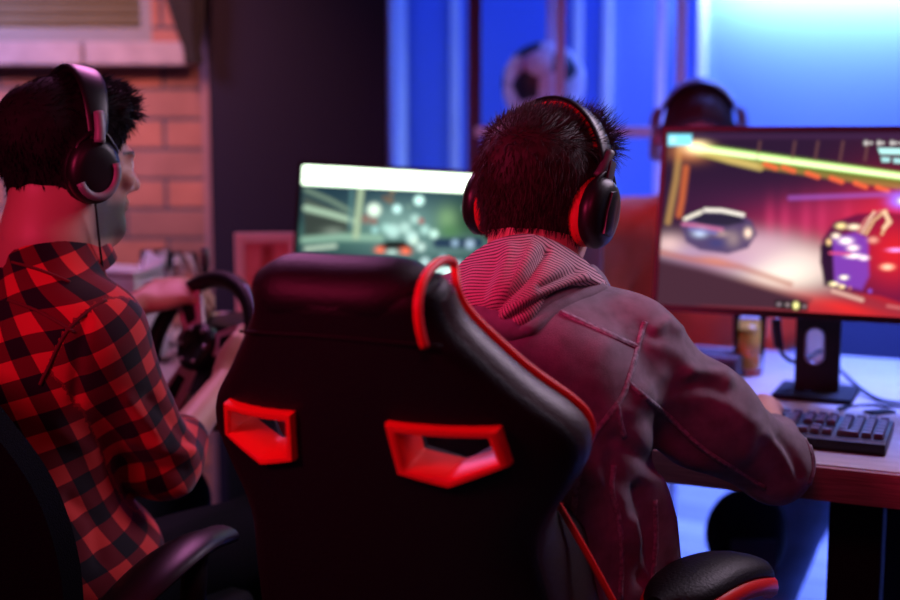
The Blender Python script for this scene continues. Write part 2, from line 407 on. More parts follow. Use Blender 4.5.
def hand_prims(wr, f, u, side, curl=.5, spread=.12, L=1.0):
    """wr wrist, f palm direction, u back-of-hand normal, side +1/-1 thumb side along cross(f,u)"""
    f = unit(f); u = unit(u-f*np.dot(u, f)); s = np.cross(f, u)*side; wr = np.asarray(wr, float); out = []
    palm = wr+f*.045*L
    out.append(('k', .02, el(palm, (.047*L, .040*L, .016*L), np.stack([f, s, u], 1))))
    lens = [(.040, .026, .022), (.046, .030, .024), (.043, .028, .023), (.034, .021, .020)]
    for i, ls in enumerate(lens):
        off = (.030-.020*i)*L; base = wr+f*(.084-.004*abs(i-1))*L+s*off
        out.append(('k', .012, rc(wr+f*.02+s*off*.6, base, .013, .0105)))
        d = unit(f+s*spread*(1.2-.8*i)); p0 = base; a = curl*.55
        for j, l_ in enumerate(ls):
            dd = d*math.cos(a)-u*math.sin(a); p1 = p0+dd*l_*L
            out.append(('k', .004, rc(p0, p1, .0098-.0009*j, .0090-.0010*j))); p0 = p1; a += curl*.8
    t0 = wr+f*.02*L+s*.022*L; t1 = t0+(f*.6+s*.72-u*.15)*.042*L; t2 = t1+(f*.85+s*.30-u*.35)*.032*L; t3 = t2+(f*.95-u*.35)*.024*L
    out += [('k', .015, rc(t0, t1, .015, .0125)), ('k', .004, rc(t1, t2, .0115, .0105)), ('k', .004, rc(t2, t3, .0105, .0085))]
    return out
def skin_cols(V, H, tone):
    q = H.l(V); col = np.tile(np.array([*tone, 1.]), (len(V), 1))
    col[:, :3] *= (1+.10*wavy(V, 60))[:, None]
    lip = np.exp(-((q[:, 0]/.022)**4+((q[:, 2]+.063)/.009)**4))*(q[:, 1] > .07)
    col[:, :3] = col[:, :3]*(1-lip[:, None]*.8)+np.array([.45, .12, .11])*lip[:, None]*.8
    for s in (-1, 1):
        d = np.hypot(q[:, 0]-s*.031, q[:, 2])
        e = (q[:, 1] > .075) & (np.abs(q[:, 2]) < .0065) & (np.abs(q[:, 0]-s*.031) < .013); col[e, :3] = (.75, .72, .70)
        col[e & (d < .0055), :3] = (.03, .02, .015)
        bw = (q[:, 1] > .06) & (np.abs(q[:, 2]-.019-.1*(.031-np.abs(q[:, 0]-s*.031)*1)*.1) < .0035) & (np.abs(q[:, 0]-s*.031) < .019); col[bw, :3] = (.03, .02, .02)
    return col
def hair_mesh(name, H, region, thick, material, parent, strands, length, comb, seed=1, wid=.0009, h=.005, bump=.004, up=.0):
    """a cap over the part of the skull picked by region(q)->0..1, with loose strands growing from it"""
    r2 = np.random.default_rng(seed)
    def f(q):
        return HN(q)-thick*region(q)+.006*(1-region(q))-bump*wavy(q, 150, seed)*region(q)
    V, F = nets(f, (-.11, -.15, -.16), (.11, .13, .17), h)
    reg = region(V); keepv = reg > .25; fk = keepv[F].all(1); F2 = F[fk]
    used = np.unique(F2); mp_ = -np.ones(len(V), int); mp_[used] = np.arange(len(used)); Vc = V[used]; F2 = mp_[F2]
    N = grad(HN, Vc); pick = r2.integers(0, len(Vc), strands); A = Vc[pick]; Nn = N[pick]; rg = region(A)
    cmb = comb(A); D = Nn*.45+cmb+r2.normal(size=A.shape)*.20; D /= np.linalg.norm(D, axis=1)[:, None]
    Lh = length*(0.35+.65*rg)*r2.uniform(.5, 1.25, strands); pts = [A-Nn*.003]; d = D
    for j in range(3):
        pts.append(pts[-1]+d*(Lh/3)[:, None]); d = d+cmb*.45-Nn*.12+r2.normal(size=A.shape)*.08; d /= np.linalg.norm(d, axis=1)[:, None]
    side = np.cross(D, Nn+r2.normal(size=A.shape)*.3); side /= np.linalg.norm(side, axis=1)[:, None]+1e-9; oth = np.cross(D, side)
    SV = []; 
    for j, p in enumerate(pts):
        wj = wid*[1, .9, .65, .15][j]
        SV += [p+side*wj, p-side*wj*.5+oth*wj*.8, p-side*wj*.5-oth*wj*.8]
    SV = np.stack(SV, 1)                       # strands x 12 x 3
    base = np.arange(strands)*12; SF = []
    for j in range(3):
        for k in range(3):
            a = j*3+k; b_ = j*3+(k+1) % 3; SF.append(np.stack([base+a, base+b_, base+b_+3, base+a+3], 1))
    SF = np.concatenate(SF)+len(Vc)
    VV = np.concatenate([Vc, SV.reshape(-1, 3)]); FF = np.concatenate([F2, SF])
    return add_mesh(name, H.w(VV), FF, material, parent, True, True)

def headphones(name, H, label, cushion, shell, accent, parent_loc, tilt=0.0, seed=0, style=0, halfw=.091, boom=False, band_r=None):
    t = empty(name, tuple(H.w((0, 0, .13))), label, 'headphones')
    rot = Matrix.Rotation(tilt, 3, 'X')
    def W(p): return H.w(np.asarray(p, float)@np.array(rot).T)
    # band: arc in the ear plane
    def arc(r_, z0, n=41, a0=-8): 
        out = []
        for i in range(n):
            a = math.radians(a0+(180-2*a0)*i/(n-1)); out.append((r_*math.cos(a)*.98, -.002, z0+(r_+.024)*math.sin(a)))
        return out
    def strip(r_, z0, half, th, n=41, a0=-8, tap=.45):
        rings = []
        c = arc(r_, z0, n, a0)
        for i, p in enumerate(c):
            p = np.array(p); a = math.radians(a0+(180-2*a0)*i/(n-1)); nrm = np.array([math.cos(a), 0, math.sin(a)])
            hw = half*(tap+(1-tap)*max(0, math.sin(a))**.8); ring = []
            for j in range(12):
                b_ = 2*PI*j/12; ring.append(p+np.array([0, 1, 0])*hw*np.sign(math.cos(b_))*abs(math.cos(b_))**.6+nrm*th*math.sin(b_))
            rings.append(W(ring))
        return rings
    rb = halfw+.008
    loft('headband', strip(rb, .02, .025, .0045), shell, t, True)
    loft('headband_pad', strip(rb-.0085, .022, .018, .006, a0=28, tap=.8), cushion, t, True)
    for s in (-1, 1):
        sl = boxo('slider', (0, 0, 0), (.004, .016, .055), accent, None, bevel=.0015)
        v = np.array([x.co[:] for x in sl.data.vertices]); v = W(v+np.array([s*(rb+.0035), -.002, .035]))
        mi = np.array(wmat(t).inverted()); v = v@mi[:3, :3].T+mi[:3, 3]
        sl.data.vertices.foreach_set('co', v.astype(np.float32).ravel()); sl.data.update(); sl.parent = t
        # ear cushion (oval ring) and shell
        def oval(x, ry, rz, n=32, cz=-.012, pw=1.0, cut=0):
            out = []
            for i in range(n):
                a = 2*PI*i/n; c_, s_ = math.cos(a), math.sin(a)
                if cut: 
                    k_ = 1/max(abs(c_)**4+abs(s_)**4+ (abs(c_)+abs(s_))**4/6.0, 1e-6)**.25*1.08
                else: k_ = 1
                out.append((s*x, -.002+ry*c_*k_, cz+rz*s_*k_))
            return out
        rings = [W(oval(.068, .030, .038)), W(oval(.070, .036, .045)), W(oval(.078, .041, .050)), W(oval(.086, .040, .049)), W(oval(.091, .036, .044)), W(oval(.089, .026, .034)), W(oval(.078, .022, .030))]
        loft('ear_cushion', rings, cushion, t, True, caps=False)
        cutf = 1 if style == 0 else 0
        rings = [W(oval(.086, .037, .044, cut=cutf)), W(oval(.092, .041, .049, cut=cutf)), W(oval(.103, .041, .049, cut=cutf)), W(oval(.111, .035, .043, cut=cutf)), W(oval(.115, .025, .034, cut=cutf)), W(oval(.116, .01, .015, cut=cutf))]
        cup = loft('ear_cup', rings, shell, t, True)
        if style == 0:
            pl = [W([(s*.1155, y_, z_), ]) for y_, z_ in ()]
            rings = [W([(s*x, -.004+yy*sc, -.012+zz*sc) for yy, zz in ((-.009, -.030), (.009, -.030), (.012, -.02), (.011, .026), (.004, .032), (-.008, .028), (-.012, .0))]) for x, sc in ((.108, 1.1), (.119, 1.0), (.1205, .75))]
            loft('cup_plate', rings, M['gloss_black'], cup, True)
            ho = [W((s*.094, -.02, .035)), W((s*.097, -.012, .055)), W((s*.096, -.002, .075))]
            tube('yoke_hinge', spline(ho, 4), .007, accent, t, world=True)
        else:
            arcp = [W((s*.113, -.002+.030*math.cos(a), -.014+.036*math.sin(a))) for a in np.linspace(-2.6, .5, 14)]
            tube('cup_ring', arcp, .0065, accent, cup, world=True)
            ho = [W((s*.100, -.004, .075)), W((s*.110, -.004, .05)), W((s*.113, -.004, .03))]
            tube('yoke_hinge', spline(ho, 4), .008, accent, t, world=True)
        tube('yoke', [W((s*.099, y_, z_)) for y_, z_ in ((-.036, -.01), (-.030, .025), (-.015, .042), (0, .048), (.013, .042), (.028, .025), (.034, -.01))], .0042, shell, t, world=True)
    return t

# ================================================================== THE SETTING
def struct(o): o['kind'] = 'structure'; return o
struct(boxo('floor', (0, 1.75, -.03), (9, 8.5, .06), M['floor'], bevel=0))
struct(boxo('ceiling', (0, 1.75, 2.93), (9, 8.5, .06), M['navy_wall'], bevel=0))
struct(boxo('wall_back', (2.15, 5.05, 1.45), (4.7, .1, 2.9), M['blue_wall'], bevel=0))
struct(boxo('wall_right', (4.45, 1.75, 1.45), (.1, 8.5, 2.9), M['navy_wall'], bevel=0))
struct(boxo('wall_near', (0, -2.45, 1.45), (9, .1, 2.9), M['navy_wall'], bevel=0))
struct(boxo('wall_left', (-4.45, 1.75, 1.45), (.1, 8.5, 2.9), M['navy_wall'], bevel=0))
# brick wall with a window opening above the sill
bm = bmesh.new()
box(bm, Vector((-2.59, 3.71, .72)), (3.78, .16, 1.44)); box(bm, Vector((-2.59, 3.71, 2.6)), (3.78, .16, .6)); box(bm, Vector((-.775, 3.71, 1.87)), (.15, .16, .86))
struct(from_bm('wall_brick', bm, M['brick']))
bm = bmesh.new()
for i in range(12): box(bm, Vector((-.885-.29*i, 3.665, 1.472)), (.282, .20, .064))
struct(from_bm('trim_sill', bm, M['sill'], bevel=.006))
struct(boxo('trim_brick_end', (-.688, 3.68, 1.45), (.022, .24, 2.9), mat('plaster_edge', (.28, .16, .20), .9), bevel=.004))
struct(boxo('wall_pillar', (-.428, 4.27, 1.45), (.50, 1.44, 2.9), M['navy_wall'], bevel=.006))
struct(boxo('trim_pillar_side', (-.174, 4.28, 1.45), (.008, 1.38, 2.9), M['pale_moulding'], bevel=0))  # pale sheet added so the pillar's side looks lit
# window frame and roller shutter of slats
wn = bpy.data.objects.new('window_1', None); C.objects.link(wn); wn.location = (-2.5, 3.74, 1.53); wn['kind'] = 'structure'
bm = bmesh.new()
for s in (-1, 1): box(bm, Vector((s*1.62, .02, .45)), (.05, .06, .95))
box(bm, Vector((0, .02, .0)), (3.2, .06, .05)); from_bm('window_frame', bm, M['mid_grey'], wn, bevel=.004)
prof = []
rs_m = mat('shutter_slats', (.22, .24, .20), .6, spec=.2)
V = []; F = []; nz = 0
for i in range(30):
    for j in range(6):
        t = j/6; z = 1.385+(i+t)*.030; V += [(-4.1, 3.755-.010*math.sin(PI*t)**.6, z+.12), (-.86, 3.755-.010*math.sin(PI*t)**.6, z+.12)]
F = [[2*i, 2*i+1, 2*i+3, 2*i+2] for i in range(len(V)//2-1)]
sh = add_mesh('roller_shutter', V, F, rs_m, None, True); sh.modifiers.new('t', 'SOLIDIFY').thickness = .004
tag(sh, 'beige slatted roller shutter closed over the window above the brick wall', 'shutter')
# wall panel mouldings on the blue wall
def mould(x0, x1, z0, z1, n, wd=.035):
    bm = bmesh.new(); y = 4.985
    for x in (x0, x1): box(bm, Vector((x, y, (z0+z1)/2)), (wd, .035, z1-z0+wd))
    for z in (z0, z1): box(bm, Vector(((x0+x1)/2, y, z)), (x1-x0-wd, .035, wd))
    struct(from_bm('trim_%d' % n, bm, M['pale_moulding'], bevel=.006))
mould(.02, .50, .35, 2.5, 1); mould(.615, .985, .35, 2.5, 2); mould(2.1, 3.3, .35, 2.5, 3)
struct(boxo('baseboard_back', (2.15, 4.985, .06), (4.7, .03, .12), M['pale_moulding']))

# hanging dark cloth beside the shutter
rings = []
for i in range(14):
    t = i/13; z = 1.98-.54*t; c = np.array([-.775+.07*t, 3.50, z]); w_ = .022+.032*math.sin(PI*min(1, t*1.1))**.8*(1 if t < .9 else .6); ring = []
    for j in range(24):
        a = 2*PI*j/24; r_ = w_*(1+.22*math.sin(5*a+2*t)); ring.append(c+np.array([r_*math.cos(a), .45*r_*math.sin(a), 0]))
    rings.append(ring)
dc = loft('draped_cloth', rings, mat('black_cloth', (.012, .01, .015), .9, bump=.3), None)
tag(dc, 'dark gathered cloth hanging at the right end of the window shutter', 'cloth')

# rack with a football
rk = empty('shelving_rack', (.36, 3.75, 0), 'open metal shelving rack with pale posts standing before the blue wall', 'rack')
xs = [P(475, 100, 3.58)[0], P(560, 100, 3.58)[0], P(680, 100, 3.58)[0]]
for i, x in enumerate(xs):
    for yy in (3.58, 3.92):
        wd = .034 if i == 0 else .026
        boxo('post', (x, yy, 1.1), (wd, .026, 2.2), mat('dark_wood_post', (.10, .04, .07), .5) if i == 0 else M['pale_moulding'], rk, world=True)
for z in (.35, .85, P(600, 132, 3.58)[2], 2.19):
    boxo('shelf', ((xs[0]+xs[2])/2, 3.75, z), (xs[2]-xs[0], .37, .030), M['pale_moulding'], rk, world=True)
for o in list(C.objects):
    pass
bc = P(544, 84, 3.74); br_ = .125; 
shz = P(600, 132, 3.58)[2]+.015; bc[2] = shz+br_-.001
bm = bmesh.new(); bmesh.ops.create_icosphere(bm, subdivisions=6, radius=br_)
V = np.array([v.co[:] for v in bm.verts]); F = [[v.index for v in f.verts] for f in bm.faces]; bm.free()
g = (1+5**.5)/2
ico = np.array([(0, s1, s2*g) for s1 in (-1, 1) for s2 in (-1, 1)]+[(s1, s2*g, 0) for s1 in (-1, 1) for s2 in (-1, 1)]+[(s2*g, 0, s1) for s1 in (-1, 1) for s2 in (-1, 1)], float); ico /= np.linalg.norm(ico, axis=1)[:, None]
dod = []
for i in range(12):
    for j in range(i+1, 12):
        for k in range(j+1, 12):
            if ico[i]@ico[j] > .4 and ico[j]@ico[k] > .4 and ico[i]@ico[k] > .4: dod.append(unit(ico[i]+ico[j]+ico[k]))
cen = np.concatenate([ico, np.array(dod)]); d = (V/br_)@cen.T; d[:, :12] += -.008
d[:, 12:] += .0; ds = np.sort(d, 1); near = d.argmax(1); col = np.ones((len(V), 4)); col[:, :3] = (.78, .76, .78)
col[near < 12, :3] = (.02, .02, .025); col[(ds[:, -1]-ds[:, -2] < .012) & (near >= 12), :3] = (.35, .33, .36)
ball = add_mesh('football', V, F, vcol_mat('football_leather', .45), None, attrs={'Col': ('FLOAT_COLOR', col)})
ball.location = bc; ball.rotation_euler = (.5, .55, .2)
tag(ball, 'white football with black pentagon patches resting on the rack shelf', 'football')
cab = empty('low_cabinet', (1.85, 4.3, 0), 'dark navy low cabinet standing against the blue wall behind the desk', 'cabinet')  # dark cabinet added where the lower wall is just unlit
boxo('body', (0, 0, .37), (1.2, .38, .70), M['cabinet_navy'], cab); boxo('cabinet_top', (0, 0, .73), (1.24, .42, .03), M['cabinet_navy'], cab)
for s in (-1, 1):
    d_ = boxo('door', (s*.3, -.197, .37), (.57, .016, .64), M['cabinet_navy'], cab); boxo('handle', (s*.05, -.215, .42), (.012, .02, .12), M['grey_metal'], d_)

# ================================================================== DESK AND THINGS ON IT
DT = .74
dk = empty('gaming_desk', tuple(R(-.75, 2.45, 0)), 'long pale wooden desk with a thick reddish front edge and black legs', 'desk', rz=ROWROT)
A0, A1, B0, B1 = -1.97, .75, 1.935, 2.97
def dloc(a, b, z): return (a+.75, b-2.45, z)
boxo('desk_top', dloc((A0+A1)/2, (B0+B1)/2+.01, DT-.026), (A1-A0, B1-B0-.02, .052), M['desk_wood'], dk, bevel=.002)
boxo('front_edge', dloc((A0+A1)/2, B0+.005, DT-.026), (A1-A0, .012, .0525), M['desk_edge'], dk, bevel=.002)
for a in (-1.85, -1.15, -.20, .65):
    for b in (2.12, 2.80):
        boxo('leg', dloc(a, b, .344), (.085, .07, .688), M['matte_black'], dk)
    boxo('foot', dloc(a, 2.46, .02), (.09, .95, .04), M['matte_black'], dk)
    boxo('cross_beam', dloc(a, 2.46, .66), (.05, .61, .05), M['matte_black'], dk)

def interp_cols(nx, ny): pass
def monitor(name, label, a, b, zc, W_, H_, tilt, roll, paint, strength, yawx=0, hole=False, flip=False, nx=380, ny=214):
    rz = ROWROT+yawx+(PI if flip else 0)
    t = empty(name, tuple(R(a, b+.06 if not flip else b-.06, DT)), label, 'monitor', rz=rz)
    z0 = zc-DT
    Mx = Matrix.Translation((0, -.06, z0)) @ Matrix.Rotation(-tilt, 4, 'X') @ Matrix.Rotation(roll, 4, 'Y')
    def tr(o): 
        o.data.transform(Mx); return o
    h = tr(boxo('housing', (0, .016, 0), (W_, .022, H_), M['matte_black'], t, bevel=.004))
    tr(boxo('rear_cover', (0, .036, -.01), (W_*.72, .03, H_*.62), M['matte_black'], t, bevel=.012))
    bz = .009
    bm = bmesh.new(); 
    for s in (-1, 1): box(bm, Vector((s*(W_/2-bz/2), .003, 0)), (bz, .006, H_))
    box(bm, Vector((0, .003, H_/2-bz/2)), (W_-2*bz, .006, bz)); box(bm, Vector((0, .003, -H_/2+bz*.7)), (W_-2*bz, .006, bz*1.4))
    f_ = from_bm('bezel', bm, M['black_plastic'], t); tr(f_)
    u = np.linspace(-W_/2+bz, W_/2-bz, nx); v = np.linspace(-H_/2+bz*1.4, H_/2-bz, ny)
    U, Vv = np.meshgrid(u, v); V = np.stack([U.ravel(), np.full(U.size, .0045), Vv.ravel()], 1)
    i = np.arange(ny-1)[:, None]*nx+np.arange(nx-1)[None]; i = i.ravel(); F = np.stack([i, i+1, i+nx+1, i+nx], 1)
    m4 = np.array(Mx); V = V@m4[:3, :3].T+m4[:3, 3]
    wm = np.array(wmat(t)); Wd = V@wm[:3, :3].T+wm[:3, 3]
    col = paint(Wd, U.ravel()/W_+.5, Vv.ravel()/H_+.5)
    col = np.concatenate([np.clip(col, 0, 50), np.ones((len(col), 1))], 1)
    add_mesh('screen', V, F, vcol_mat('screen_picture', .3, strength), t, True, attrs={'Col': ('FLOAT_COLOR', col)})
    # stand
    nb = -H_/2*math.cos(tilt)+z0
    bm = bmesh.new(); pts = [(-.042, .008), (.042, .008), (.042, z0+.03), (-.042, z0+.03)]
    poly_prism(bm, pts, lambda x, y, q: Vector((x, q, y)), 0, .018)
    nk = from_bm('stand_neck', bm, M['black_plastic'], t)
    if hole:
        bm = bmesh.new(); pts = [(.017*math.cos(q), (.018 if math.sin(q) > 0 else -.018)+.017*math.sin(q)+.098) for q in np.linspace(0, 2*PI, 32, endpoint=False)]
        poly_prism(bm, pts, lambda x, y, q: Vector((x-.005, q, y)), -.05, .06); ct = from_bm('cutter', bm, None, t)
        nk = boolean(nk, ct, t)
        V, F = tube_geo([(x-.005, -.001, y) for x, y in pts], .0022, 6, True); add_mesh('cable_hole_rim', V, F, M['grey_metal'], nk)
    boxo('stand_base', (0, .005, .006), (.15, .15, .011), M['matte_black'], t, bevel=.004)
    return t
def boolean(o, cutter, parent):
    md = o.modifiers.new('b', 'BOOLEAN'); md.operation = 'DIFFERENCE'; md.object = cutter; md.solver = 'EXACT'
    bpy.context.view_layer.update(); dg = bpy.context.evaluated_depsgraph_get()
    me = bpy.data.meshes.new_from_object(o.evaluated_get(dg)); o.modifiers.clear(); o.data = me
    bpy.data.objects.remove(cutter); return o

def tri(v): return np.array(v, float)
class Paint:
    def __init__(s, q, base): s.q = q; s.c = np.tile(tri(base), (len(q), 1))
    def blob(s, x, y, rx, ry, col, a=1, ang=0, p=2, add=False):
        d = s.q-np.array([x, y]); c_, s_ = math.cos(ang), math.sin(ang)
        e = np.exp(-(((d[:, 0]*c_+d[:, 1]*s_)/rx)**2+((-d[:, 0]*s_+d[:, 1]*c_)/ry)**2)**(p/2))*a
        if add: s.c += e[:, None]*tri(col)
        else: s.c = s.c*(1-e[:, None])+tri(col)*e[:, None]
    def line(s, pts, wd, col, a=1, soft=1.2, add=False):
        d = pline(s.q, pts); e = np.clip((wd-d)/soft+.5, 0, 1)*a
        if add: s.c += e[:, None]*tri(col)
        else: s.c = s.c*(1-e[:, None])+tri(col)*e[:, None]
    def poly(s, pts, col, a=1, soft=1.5):
        n = len(pts); ins = np.zeros(len(s.q), bool)
        for i in range(n):
            (x0, y0), (x1, y1) = pts[i], pts[(i+1) % n]
            if y0 == y1: continue
            cnd = ((s.q[:, 1] >= min(y0, y1)) & (s.q[:, 1] < max(y0, y1)))
            xx = x0+(s.q[:, 1]-y0)/(y1-y0)*(x1-x0); ins ^= cnd & (s.q[:, 0] < xx)
        d = pline(s.q, list(pts)+[pts[0]])*np.where(ins, 1, -1); e = np.clip(d/soft+.5, 0, 1)*a
        s.c = s.c*(1-e[:, None])+tri(col)*e[:, None]
def racing(Wd, u, v):
    q = pix(Wd); p = Paint(q, (.030, .011, .038))
    p.blob(780, 205, 130, 22, (.07, .015, .06), .8); p.blob(800, 225, 62, 20, (.40, .02, .09), .9); p.blob(840, 215, 50, 20, (.50, .03, .13), .6)
    for x in (770, 785, 806, 822, 848): p.blob(x, 222, 5, 18, (.75, .05, .18), .5)
    p.blob(900, 255, 58, 60, (.95, .02, .03), .95); p.blob(905, 215, 45, 22, (.85, .03, .10), .6)
    # track
    p.poly([(655, 262), (700, 262), (770, 280), (830, 290), (1100, 360), (1100, 400), (640, 400)], (.16, .045, .085), 1, 10)
    p.poly([(760, 275), (860, 300), (1100, 350), (1100, 420), (900, 330), (700, 300)], (.55, .02, .03), .8, 16)
    p.poly([(700, 300), (800, 296), (845, 312), (860, 330), (700, 330)], (.62, .03, .04), .65, 10)
    p.blob(845, 308, 30, 6, (1.0, .03, .03), .8, .22)
    # smoke
    p.blob(790, 262, 58, 22, (1.1, .82, .76), .95, .12, 2.6); p.blob(780, 272, 36, 16, (1.35, 1.2, 1.0), .9, .1); p.blob(735, 258, 40, 16, (.75, .42, .62), .8)
    p.blob(690, 252, 34, 13, (.62, .40, .62), .75); p.blob(745, 240, 40, 12, (.60, .25, .42), .6); p.blob(668, 244, 16, 10, (1.2, .8, .75), .7)
    p.blob(760, 246, 30, 12, (.85, .55, .65), .6)
    p.poly([(655, 258), (700, 268), (760, 285), (810, 300), (800, 312), (640, 306)], (.075, .026, .045), 1, 9)
    p.line([(660, 252), (690, 259), (740, 267), (790, 284)], 2.2, (.55, .14, .09), .8, 6); p.blob(716, 261, 18, 4, (.8, .28, .2), .8, .15)
    # flyover lights
    p.line([(680, 146), (676, 180), (668, 222)], 3, (.55, .30, .10), .8, 4); p.line([(686, 168), (682, 200), (679, 215)], 3, (.75, .16, .05), .8, 4)
    p.blob(690, 152, 18, 9, (.8, .25, .08), .8); p.line([(700, 150), (900, 178), (1060, 200)], 5.5, (.25, .35, .04), .8, 6)
    p.line([(700, 151), (730, 160), (760, 167)], 3.5, (.85, .62, .18), .85, 4); p.line([(760, 166), (900, 187)], 2, (.5, .32, .06), .7, 4)
    p.line([(692, 147), (790, 161), (900, 176), (1060, 197)], 3.1, (.95, 1.5, .48), 1, 2.5); p.line([(700, 149), (740, 155), (820, 166), (1000, 190)], 1.2, (1.6, 1.9, 1.1), .8, 2)
    p.blob(696, 147, 11, 6, (2.2, 1.7, .9), .95)
    for x, y in ((772, 167), (790, 170), (814, 176), (838, 181), (862, 186), (884, 190)):
        p.line([(x-7, y-3), (x+4, y+1)], 2.2, (1.1, .16, .06), .95, 2.5)
    for x in (760, 795, 818, 843, 868): p.line([(x, 142), (x-3, 160)], 1, (.30, .12, .10), .5, 3)
    p.line([(790, 198), (900, 194), (1000, 192)], 1.6, (.45, .12, .65), .8, 5); p.blob(901, 201, 11, 7, (.45, .28, 2.0), 1); p.blob(903, 201, 4, 3, (1.8, 1.8, 2.6), 1)
    # drifting coupe
    p.poly([(681, 226), (690, 214), (708, 209), (735, 211), (752, 221), (757, 234), (748, 248), (728, 254), (700, 250), (686, 242)], (.10, .06, .16), .97, 3)
    p.poly([(692, 219), (705, 213), (735, 214), (746, 222), (728, 226), (700, 224)], (.03, .02, .05), 1, 2)
    p.line([(685, 219), (694, 215), (701, 212)], 1.7, (1.2, 1.1, .9), .95, 2); p.line([(705, 210), (722, 210.5), (743, 215)], 1.8, (1.25, 1.15, 1.0), .95, 2)
    p.line([(683, 224), (700, 226), (722, 230)], 1.6, (.85, .22, .45), .8, 2.5); p.blob(700, 233, 7, 4, (.8, .95, 1.3), .9); p.blob(748, 233, 3.5, 4.5, (1.7, 1.2, .9), .95)
    p.blob(717, 243, 10, 5, (.06, .06, .22), .8); p.blob(722, 234, 7, 3, (.9, .6, .5), .5); p.blob(733, 239, 7, 8, (.6, .42, .38), .5); p.line([(690, 229), (716, 233)], 1.5, (.25, .22, .6), .8, 2)
    # patrol car
    p.poly([(822, 240), (834, 222), (858, 214), (885, 212), (960, 222), (960, 300), (905, 304), (880, 296), (850, 292), (826, 286), (820, 262)], (.09, .008, .06), .95, 3)
    p.blob(895, 252, 34, 34, (.95, .02, .03), .85); p.poly([(832, 238), (856, 232), (868, 238), (869, 276), (862, 290), (834, 284)], (.26, .06, .55), .9, 4)
    p.poly([(820, 246), (832, 240), (834, 284), (824, 286)], (.02, .005, .03), .9, 3)
    p.line([(866, 234), (874, 220), (886, 211), (888, 220), (882, 234)], 1.4, (.95, .55, .30), .9, 1.8); p.line([(858, 232), (866, 219), (880, 211)], 1.1, (.9, .25, .25), .8, 1.8)
    p.line([(862, 233), (874, 212)], 1.2, (1.1, .7, .5), .9, 1.5); p.line([(884, 212), (890, 222), (884, 228)], 2, (1.2, .8, .5), .8, 2)
    for x, y, rx, ry, c in ((841, 226, 5, 2.8, (1.5, 1.2, .5)), (854, 227, 6, 2.5, (1.6, 1.3, .9)), (829, 242, 2.5, 3, (1.4, .9, .4)), (836, 236, 4, 2.6, (1.6, 1.3, 1)), (846, 241, 6.5, 3.2, (1.9, 1.5, 1.6)),
                           (853, 248, 5.5, 2.8, (1.9, 1.4, 1.4)), (854, 256, 8, 2.2, (1.9, 1.5, 1.5)), (864, 258, 4.5, 2.2, (1.8, 1.3, 1.5)), (844, 277.5, 4, 2, (1.8, 1.6, 1.2)), (834, 284, 4.5, 2, (1.8, 1.5, .8)),
                           (842, 286.5, 3, 1.8, (1.7, 1.3, .6)), (850, 288, 1.6, 1.6, (.8, .25, .2)), (870, 291, 2, 2, (.3, .1, .8)), (887.5, 267, 6, 2.8, (2.2, .9, .6)), (896, 250, 8, 1.8, (1.6, .5, 1.3)), (873, 240, 5, 3, (1.1, .45, .35))):
        p.blob(x, y, rx, ry, c, 1, 0, 2.5)
    p.line([(830, 253), (850, 254)], 1.3, (.95, .10, .28), .9, 2); p.line([(833, 291), (862, 300)], 2, (.95, .55, .45), .8, 2.5); p.line([(888, 306), (960, 318)], 1.5, (.9, .25, .25), .6, 2.5)
    # overlay tags of the game
    p.poly([(668, 134.5), (692, 134.5), (692, 145.5), (668, 145.5)], (.32, 1.1, 1.35), 1, 3); p.blob(673, 140, 3, 3, (.9, 1.4, 1.6), .8)
    p.poly([(692, 134), (1000, 134), (1000, 139), (692, 139)], (.06, .02, .07), .8, 3)
    p.poly([(878, 148), (960, 150), (960, 156), (880, 154)], (.62, 1.15, 1.1), 1, 2); p.poly([(881, 157), (890, 157.5), (890, 162), (882, 162)], (.5, .95, .95), 1, 2); p.poly([(893, 158), (935, 160), (935, 165), (894, 163)], (.5, .95, .95), 1, 2)
    for x in (866, 871, 879, 883, 892, 896, 901, 906, 911): p.blob(x, 143, 1.9 if x in (866, 879, 892) else 1.5, 2.1 if x in (866, 879, 892) else 1.2, (1.1, 1.05, 1.0), .95)
    p.poly([(775, 300), (808, 303), (808, 311), (775, 308)], (.01, .008, .01), 1, 1.5)
    for x, y, c in ((779, 304.3, (.35, .25, .3)), (787.5, 304.8, (.4, .28, .3)), (796, 305.5, (1.6, 1.5, .55)), (804.5, 306.5, (.35, .22, .25))): p.blob(x, y, 2.5 if c[0] < 1 else 2.8, 2 if c[0] < 1 else 3.5, c, 1, 0, 3)
    return p.c
